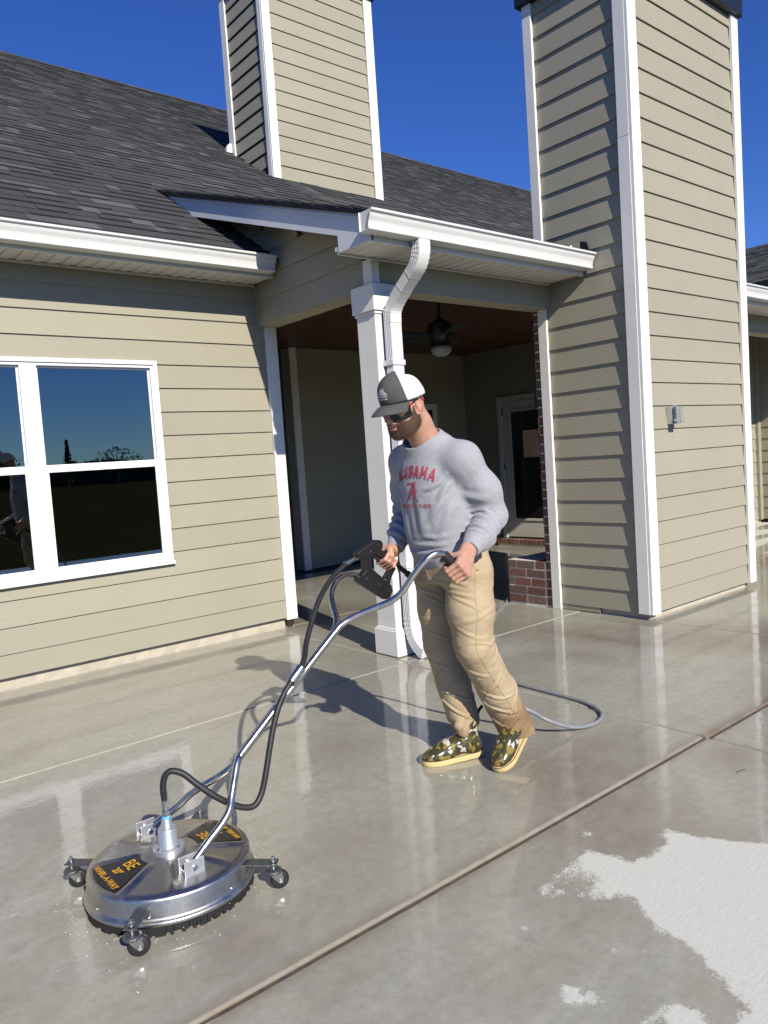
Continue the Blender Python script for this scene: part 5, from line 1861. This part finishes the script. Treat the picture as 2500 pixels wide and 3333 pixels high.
# --- print on the chest, laid on the cloth
bvh = BVHTree.FromPolygons([tuple(v) for v in Vs2.tolist()], [tuple(q) for q in Qs2.tolist()])
def lay(tv, tf, u0, z0, name, cuts=1, lift=.0030):
    me = bpy.data.meshes.new('tmp')
    me.from_pydata([(p[0], p[1], 0) for p in tv], [], tf)
    bm = bmesh.new(); bm.from_mesh(me)
    bmesh.ops.triangulate(bm, faces=bm.faces)
    long_ = [e for e in bm.edges if e.calc_length() > .012]
    if long_: bmesh.ops.subdivide_edges(bm, edges=long_, cuts=cuts)
    bmesh.ops.triangulate(bm, faces=bm.faces)
    base = A3(2.255, 2.36, 0)
    V = []
    bad = set()
    for i, v in enumerate(bm.verts):
        # reading left to right runs from his right side to his left
        p = base + TL_ * (u0 + v.co.x) + A3(0, 0, z0 + v.co.y) + TF_ * .5
        h = bvh.ray_cast(Vector(p), Vector(-TF_))
        if h[0] is None:
            bad.add(i); V.append(tuple(p)); continue
        V.append(tuple(h[0] + Vector(TF_) * lift))
    bm.verts.index_update()
    F = [tuple(v.index for v in f.verts) for f in bm.faces if not any(v.index in bad for v in f.verts)]
    bm.free(); bpy.data.meshes.remove(me)
    return obj(name, (V, F), M_PRINT, shirt)
# arched word, slab-serif capitals drawn as strokes
def strokes(segs, w):
    V, F = [], []
    for (x0, y0, x1, y1, ww) in segs:
        d = np.array([x1 - x0, y1 - y0]); ln = np.linalg.norm(d); d = d / ln
        nn = np.array([-d[1], d[0]]) * ww * w
        a, c = np.array([x0, y0]), np.array([x1, y1])
        o = len(V)
        for p in (a - nn, c - nn, c + nn, a + nn): V.append((p[0], p[1], 0))
        F.append((o, o + 1, o + 2, o + 3))
    return np.array(V), F
GLY = {
    'A': ([(-.36, 0, -.03, 1, 1), (.03, 1, .36, 0, 1.15), (-.22, .30, .22, .30, .8), (-.50, .04, -.20, .04, .75), (.20, .04, .50, .04, .75)], 1.0),
    'L': ([(-.22, 0, -.22, 1, 1.15), (-.40, .96, -.04, .96, .75), (-.40, .05, .36, .05, .8), (.34, .0, .34, .30, .7)], .86),
    'B': ([(-.22, 0, -.22, 1, 1.15), (-.40, .96, .12, .96, .75), (-.40, .04, .14, .04, .75), (-.2, .52, .14, .52, .7), (.12, .95, .30, .84, .9), (.30, .86, .30, .64, 1.0), (.30, .66, .12, .52, .9), (.12, .52, .33, .38, .9), (.33, .42, .33, .16, 1.05), (.33, .18, .14, .04, .9)], .92),
    'M': ([(-.40, 0, -.40, 1, .95), (.40, 0, .40, 1, 1.1), (-.40, 1, 0, .25, 1.1), (0, .25, .40, 1, 1), (-.56, .04, -.24, .04, .75), (.24, .04, .56, .04, .75), (-.52, .96, -.36, .96, .75), (.36, .96, .52, .96, .75)], 1.22),
}
word = 'ALABAMA'
tot = sum(GLY[c][1] for c in word) + .10 * 6
WW = .205
Hh = .046
sc_ = WW / tot
xcur = -WW / 2
V_, F_ = [], []
for ch in word:
    segs, wd = GLY[ch]
    xm = xcur + wd * sc_ / 2
    xcur += (wd + .10) * sc_
    gv, gf = strokes(segs, .115)
    arch = .022 * (1 - (xm / (WW / 2)) ** 2)
    tilt = -xm / (WW / 2) * .36
    ct, st_ = math.cos(tilt), math.sin(tilt)
    o = len(V_)
    for (x, y, z) in gv:
        X_, Y_ = x * sc_, y * Hh
        V_.append((xm + X_ * ct - Y_ * st_, arch + X_ * st_ + Y_ * ct, 0))
    F_ += [tuple(i + o for i in f) for f in gf]
lay(V_, F_, .0, 1.268, 'chest_lettering', 2)
# script capital: curved pen strokes of varying width
def pen(path, w):
    P = [Vector((p[0], p[1], 0)) for p in path]
    S2 = spline(P, 6)
    ws = np.interp(np.linspace(0, 1, len(S2)), np.linspace(0, 1, len(w)), w)
    V, F = [], []
    for i, p in enumerate(S2):
        t = (S2[min(i + 1, len(S2) - 1)] - S2[max(i - 1, 0)]).normalized()
        nn = Vector((-t.y, t.x, 0)) * float(ws[i])
        V += [tuple(p - nn), tuple(p + nn)]
        if i: F.append((2 * i - 2, 2 * i, 2 * i + 1, 2 * i - 1))
    return V, F
SCR = [([(-.036, .043), (-.028, .050), (-.012, .046), (.006, .048), (.026, .053)], [.003, .0035, .004, .0035, .002]),
       ([(.006, .047), (-.004, .020), (-.016, -.010), (-.030, -.034), (-.042, -.044), (-.050, -.042)], [.004, .005, .0055, .005, .004, .003]),
       ([(.014, .047), (.016, .015), (.017, -.020), (.020, -.038), (.030, -.043), (.040, -.036)], [.0045, .0065, .0065, .0055, .004, .0025]),
       ([(-.030, -.004), (-.018, .002), (.000, .000), (.018, .001), (.034, .008)], [.0025, .0035, .0035, .0035, .0025])]
V_, F_ = [], []
for (p, w) in SCR:
    v1, f1 = pen(p, w)
    o = len(V_)
    V_ += v1
    F_ += [tuple(i + o for i in f) for f in f1]
V_ = [(a * .80, c * .80, 0) for (a, c, _) in V_]
lay(V_, F_, .0, 1.226, 'chest_monogram', 1)
tv, tf = text_mesh('CRIMSON TIDE', .022, .0003, 1.22)
lay(tv, tf, .0, 1.168, 'chest_lettering', 1)

# --- trousers
pv = Vol((2.08, 2.06, .10), (2.78, 2.66, 1.00), .0045)
Lh, Lk, La = A3(2.306, 2.262, .86), A3(2.290, 2.240, .56), A3(2.562, 2.266, .108)
Rh, Rk, Ra = A3(2.318, 2.465, .86), A3(2.340, 2.492, .53), A3(2.406, 2.444, .150)
pv.loft([(.83, 2.305, 2.350, .125, .150), (.90, 2.300, 2.350, .135, .165), (.985, 2.285, 2.351, .135, .165)], (TF_, TL_), .02, 2.3)
pv.chain([Lh, Lh * .5 + Lk * .5 + A3(-.004, 0, 0), Lk], [.106, .096, .084], .035)
pv.chain([Lk, Lk * .5 + La * .5 + A3(.004, 0, .0), La], [.084, .080, .079], .02)
pv.chain([Rh, Rh * .5 + Rk * .5, Rk], [.106, .094, .082], .035)
pv.chain([Rk, Rk * .5 + Ra * .5 + A3(.004, 0, 0), Ra + A3(0, 0, .02)], [.082, .076, .070], .02)
pv.ell(Ra + A3(-.058, -.035, .012), (.035, .028, .030), None, .018)           # bunched cuff
pv.ell(Ra + A3(-.046, -.044, -.020), (.026, .024, .032), None, .018)
# open hems
pv.cone(La + unit(La - Lk) * .135, La + unit(La - Lk) * .104, .10, .092, .004, 's')
pv.cone(Ra + A3(0.002, 0, -.105), Ra + A3(0, 0, -.085), .085, .085, .004, 's')
Vp, Qp = pv.mesh()
Vp = relax(Vp, Qp, 2, .45)
Np = vnorm(Vp, Qp)
dL_, sL_, pL_ = arm_frame(Vp, [Lh, Lk, La])
dR_, sR_, pR_ = arm_frame(Vp, [Rh, Rk, Ra])
isL = dL_ < dR_
sA = np.where(isL, sL_, sR_)
pA = np.where(isL, pL_, pR_)
KL, KR = np.linalg.norm(Lk - Lh), np.linalg.norm(Rk - Rh)
lenK = np.where(isL, KL, KR)
wp = pnoise(Vp * 9, 41)
wq = pnoise(Vp * A3(22, 22, 46), 44)
def leg_folds(K):
    return [(.0, .06, -120, 0, .010, .0055), (.06, .05, -110, 10, .009, .0045), (.10, .09, -80, 30, .008, .0032), (.17, -.05, -60, 70, .010, .0026), (K - .06, .06, -60, 40, .008, .0026), (K - .03, -.045, 10, 170, .008, .0050), (K + .012, .05, 0, 160, .007, .0050), (K + .045, -.04, 20, 150, .007, .0042), (K + .08, .07, -80, 20, .009, .0036), (K + .13, -.06, -100, 10, .008, .0030), (K + .19, -.09, -70, 60, .010, .0042), (K + .24, .08, -60, 70, .008, .0040), (K + .29, .10, -110, 50, .009, .0062), (K + .33, -.10, -60, 120, .008, .0060), (K + .37, .08, -130, 10, .008, .0058), (K + .41, -.05, -90, 80, .007, .0050)]
Vp = Vp + Np * (np.where(isL, ring_folds(sL_, pL_, leg_folds(KL), wp * .010), ring_folds(sR_, pR_, leg_folds(KR), -wp * .010)) + .0030 * wp + .0014 * wq)[:, None]
# knee-panel seam and side seam as small ridges
for kz, mk in ((lenK * .98, np.ones(len(Vp))),):
    Vp = Vp - Np * (.0028 * np.exp(-((sA - kz + .015 * wp) / .005) ** 2))[:, None]
out_l = np.where(isL, Vp[:, 1] - 2.262, 9)
dirt = sm(sA, lenK + .26, lenK + .42) * np.where(isL, 1.0, .35)
pants = vmesh('trousers', Vp, Qp, M_TAN, person, attrs={'dirt': dirt})
bvhp = BVHTree.FromPolygons([tuple(v) for v in Vp.tolist()], [tuple(q) for q in Qp.tolist()])
def seam(name, pts, direc, w, lift, mat):
    P = []
    for p in pts:
        h = bvhp.ray_cast(Vector(p), Vector(direc))
        if h[0] is not None: P.append(h[0] + h[1] * lift)
    if len(P) > 3:
        obj(name, MB().tube(P, w, 6), mat, pants, smooth=True)
tol = lambda a, c, n_: [A3(*a) * (1 - i / n_) + A3(*c) * (i / n_) for i in range(n_ + 1)]
seam('pocket_seam', tol((2.10, 1.90, .90), (2.24, 1.90, .83), 14), (0.18, 1, 0), .0012, .0004, M_TAN)
seam('side_seam', tol((2.24, 1.90, .92), (2.22, 1.90, .56), 24) + tol((2.225, 1.90, .545), (2.47, 1.9, .20), 24), (.05, 1, 0), .0014, .0004, M_TAN)
hb = bvhp.ray_cast(Vector((2.235, 1.9, .895)), Vector((.1, 1, 0)))
if hb[0] is not None:
    obj('rivet', MB().lathe([(.0055, -.001), (.0055, .002), (.003, .003), (0, .003)], hb[0], 10, hb[1]), M_BRASS, pants, smooth=True)

# --- boots
def boot(toe, heading, pitch, name, bs=1.0, sx=.230, sh=.150):
    """toe tip on the ground; heading = unit vector towards the toe; pitch raises the heel"""
    h = unit(A3(heading[0], heading[1], 0))
    l = np.array([-h[1], h[0], 0])
    cp, sp_ = math.cos(pitch), math.sin(pitch)
    f = h * cp - A3(0, 0, 1) * sp_
    u = A3(0, 0, 1) * cp + h * sp_
    T = np.array(toe, float)
    def P(x, y, z):                    # x back from the toe
        return T - f * (x * bs) + l * (y * bs) + u * (z * bs)
    fr = np.array([f, l, u])
    lo = np.min([P(x, y, z) for x in (-.03, .34) for y in (-.08, .08) for z in (-.02, .26)], 0)
    hi = np.max([P(x, y, z) for x in (-.03, .34) for y in (-.08, .08) for z in (-.02, .26)], 0)
    v = Vol(lo, hi, .004)
    v.ell(P(.062, .0, .032), (.062, .046, .032), fr, 0)
    v.ell(P(.105, .0, .040), (.075, .046, .042), fr, .02)
    v.cone(P(.13, 0, .058), P(.205, 0, .070), .040, .043, .03)
    v.ell(P(.245, 0, .038), (.046, .037, .042), fr, .03)
    v.cone(P(.225, 0, .06), P(sx, 0, sh), .044, .044, .03)
    # flat underneath
    sl, X, Y, Z = v.sub(lo, hi)
    hgt = (X - T[0]) * u[0] + (Y - T[1]) * u[1] + (Z - T[2]) * u[2]
    v.put(sl, .016 - hgt, 0, 'i')
    V, Q = v.mesh()
    V = relax(V, Q, 2, .45)
    bt = vmesh(name, V, Q, M_CAMO, person)
    # sole: outline from two rounded lobes, 25 mm thick, chamfered
    out = []
    for i in range(64):
        a = 2 * math.pi * i / 64
        # support function of ball lobe and heel lobe
        best = None
        d = np.array([math.cos(a), math.sin(a)])
        for (cx_, ry, rx) in ((.075, .052, .078), (.150, .045, .06), (.248, .043, .046)):
            px, py = cx_ + d[0] * rx, d[1] * ry
            if best is None or px * d[0] + py * d[1] > best[2]:
                best = (px, py, px * d[0] + py * d[1])
        out.append((best[0], best[1]))
    mb = MB()
    rings = [(.985, .000), (1.0, .003), (1.0, .019), (.985, .024), (.93, .025)]
    c0 = (.155, 0)
    vs, fs = [], []
    for (s_, z) in rings:
        for (x, y) in out:
            vs.append(tuple(P(c0[0] + (x - c0[0]) * s_, y * s_, z)))
    k = len(out)
    for i in range(len(rings) - 1):
        for j in range(k):
            fs.append((i * k + j, i * k + (j + 1) % k, (i + 1) * k + (j + 1) % k, (i + 1) * k + j))
    fs.append(tuple(range(k))[::-1])
    fs.append(tuple(range((len(rings) - 1) * k, len(rings) * k)))
    obj('sole', (vs, fs), M_SOLE, bt, smooth=True, auto=50)
    ws = []
    for (x, y) in out + out[:1]:
        ws.append(P(c0[0] + (x - c0[0]) * .992, y * .992, .0255))
    obj('welt', MB().tube(ws, .0016, 6, cap=False), M_BARK, bt, smooth=True)
    return bt, P
rb, PR = boot((2.190, 2.500, .0005), (-.93, .37), math.radians(1.0), 'boot')
lb, PL = boot((2.350, 2.200, .0005), (-.97, -.24), math.radians(24), 'boot', 1.06, .215, .070)
obj('pull_tab', MB().tube([PR(.270, -.015, .12), PR(.285, -.02, .165), PR(.30, -.02, .195), PR(.318, -.02, .21)], .007, 6), M_BLKC, rb)

# --- cap
capo = None
def capgrid(th0, th1, nt, nv, name, mat, parent, thick=.003, v0=0.0, v1=1.0, infl=0.0):
    vs, fs = [], []
    for i in range(nv + 1):
        v = v0 + (v1 - v0) * i / nv
        for j in range(nt + 1):
            th = math.radians(th0 + (th1 - th0) * j / nt)
            c, s_ = math.cos(th), math.sin(th)
            front = max(0, c)
            a = .108 + infl
            bb = .087 + infl
            hgt = .104 + .016 * front
            rr = math.cos(v * math.pi / 2) ** (.62 + .12 * front)
            base = .030 - .012 * (1 - c) * .5 * 1.2
            f = -.004 + a * c * rr - .010 * (1 - v) * 0
            l = bb * s_ * rr
            u = base + (hgt + infl) * math.sin(v * math.pi / 2) ** .95
            if front > .3: f += .010 * front * math.sin(v * math.pi) * .9
            vs.append(tuple(hp(f, l, u)))
    for i in range(nv):
        for j in range(nt):
            a = i * (nt + 1) + j
            fs.append((a, a + 1, a + nt + 2, a + nt + 1))
    o = obj(name, (vs, fs), mat, parent, smooth=True)
    md = o.modifiers.new('thickness', 'SOLIDIFY')
    md.thickness = thick
    md.offset = 1
    return o
M_STIT = simple('grey_thread', (0.22, 0.22, 0.22), 0.8)
cap = capgrid(-66, 66, 28, 20, 'cap', M_CAPD, person)
cap['label'] = 'charcoal and white mesh back cap with white house emblem'
capgrid(66, 294, 44, 20, 'mesh_panel', M_CAPW, cap, v0=.0)
capgrid(66, 294, 44, 3, 'cap_band', M_CAPB, cap, thick=.0042, v0=.0, v1=.17)
for th in (66.5, 293.5, 128, 232):
    P = []
    w = 2.2 if th in (128, 232) else 3.2
    capgrid(th - w, th + w, 2, 20, 'cap_tape', M_CAPB, cap, thick=.0045)
obj('button', MB().lathe([(.009, 0), (.009, .003), (.005, .006), (0, .007)], tuple(hp(-.003, 0, .1415)), 14, tuple(HU_)), M_CAPD, cap, smooth=True)
# visor
vs, fs = [], []
nu, nw = 28, 12
for i in range(nw + 1):
    w = i / nw
    for j in range(nu + 1):
        th = math.radians(-70 + 140 * j / nu)
        c, s_ = math.cos(th), math.sin(th)
        ext = .080 * max(0, math.cos(th * .92)) ** .55
        f = -.004 + .109 * c + w * ext * (.55 + .45 * c)
        l = .088 * s_ * (1 + .06 * w)
        u = .020 + .012 * c - .020 * (l / .088) ** 2 * (.35 + .65 * w) - .020 * w * w * .8 - .006 * w
        vs.append(tuple(hp(f, l, u)))
for i in range(nw):
    for j in range(nu):
        a = i * (nu + 1) + j
        fs.append((a, a + 1, a + nu + 2, a + nu + 1))
br_ = obj('visor', (vs, fs), M_CAPD, cap, smooth=True)
md = br_.modifiers.new('thickness', 'SOLIDIFY'); md.thickness = .0045; md.offset = 1
for w in (.25, .40, .55, .70, .85):
    i = int(round(w * nw))
    row = [Vector(vs[i * (nu + 1) + j]) + Vector(HU_) * .0048 for j in range(2, nu - 1)]
    obj('stitching', MB().tube(row, .0005, 4), M_STIT, cap)
# emblem and lettering on the front panel
def on_cap(tv, tf, name, z0, off=.0042):
    V = []
    for (x, y, z) in tv:
        th = math.degrees(x / .100)
        v = (z0 + y)
        c, s_ = math.cos(math.radians(th)), math.sin(math.radians(th))
        front = max(0, c)
        rr = math.cos(v * math.pi / 2) ** (.62 + .12 * front)
        f = -.004 + (.108 + off) * c * rr + .009 * front * math.sin(v * math.pi)
        l = (.087 + off) * s_ * rr
        u = .030 - .0072 * (1 - c) + (.104 + .016 * front) * math.sin(v * math.pi / 2) ** .95
        V.append(tuple(hp(f, l, u)))
    return obj(name, (V, tf), M_CAPB, cap)
def cap_strokes(segs, w):
    gv, gf = [], []
    for (x0, y0, x1, y1) in segs:
        n_ = 5
        d = np.array([x1 - x0, y1 - y0]); d /= np.linalg.norm(d)
        nn = np.array([-d[1] * w, d[0] * w])
        for i in range(n_):
            a = np.array([x0 + (x1 - x0) * i / n_, y0 + (y1 - y0) * i / n_])
            c = np.array([x0 + (x1 - x0) * (i + 1) / n_, y0 + (y1 - y0) * (i + 1) / n_])
            o = len(gv)
            for (p, sg) in ((a, -1), (c, -1), (c, 1), (a, 1)):
                gv.append((p[0] + nn[0] * sg, (p[1] + nn[1] * sg) * 6.5, 0))
            gf.append((o, o + 1, o + 2, o + 3))
    return gv, gf
gv, gf = cap_strokes([(-.030, .0, 0, .024), (0, .024, .030, .0), (-.032, .0, .032, .0), (.018, .016, .018, .023), (-.019, .002, 0, .016), (0, .016, .019, .002), (-.003, .002, -.003, .010), (.003, .002, .003, .010), (-.003, .010, .003, .010)], .0013)
on_cap(gv, gf, 'emblem', .27)
for (body, size, zz) in (('AQUABLAST', .0125, .215), ('GROUND CARE', .0085, .145)):
    tv, tf = text_mesh(body, size, .0002)
    tv = tv.copy(); tv[:, 1] *= 6.5
    on_cap(tv, tf, 'cap_lettering', zz)

# --- sunglasses
vs, fs = [], []
nu, nw = 36, 5
for i in range(nw + 1):
    w = i / nw
    for j in range(nu + 1):
        th = math.radians(-74 + 148 * j / nu)
        c, s_ = math.cos(th), math.sin(th)
        nose = math.exp(-(th / .16) ** 2)
        top = .016
        bot = -.036 + .006 * (abs(th) / 1.29) ** 3 + .018 * nose
        u = top + (bot - top) * w - .010
        vs.append(tuple(hp(.012 + .098 * c, .080 * s_, u)))
for i in range(nw):
    for j in range(nu):
        a = i * (nu + 1) + j
        fs.append((a, a + 1, a + nu + 2, a + nu + 1))
gl_ = obj('sunglasses', (vs, fs), M_LENS, person, smooth=True)
md = gl_.modifiers.new('thickness', 'SOLIDIFY'); md.thickness = .003
for s_ in (1, -1):
    obj('temple_arm', MB().tube([hp(.040, s_ * .080, .006), hp(.020, s_ * .083, .010), hp(-.008, s_ * .085, .014), hp(-.030, s_ * .083, .012), hp(-.046, s_ * .080, -.004)], .0032, 8), M_PLAS, gl_, smooth=True)
    obj('red_tip', MB().tube([hp(.044, s_ * .0795, .004), hp(.030, s_ * .0825, .008)], .0042, 8), M_REDP, gl_, smooth=True)
    obj('red_tip', MB().tube([hp(-.034, s_ * .083, .011), hp(-.047, s_ * .0805, -.004)], .0040, 8), M_REDP, gl_, smooth=True)
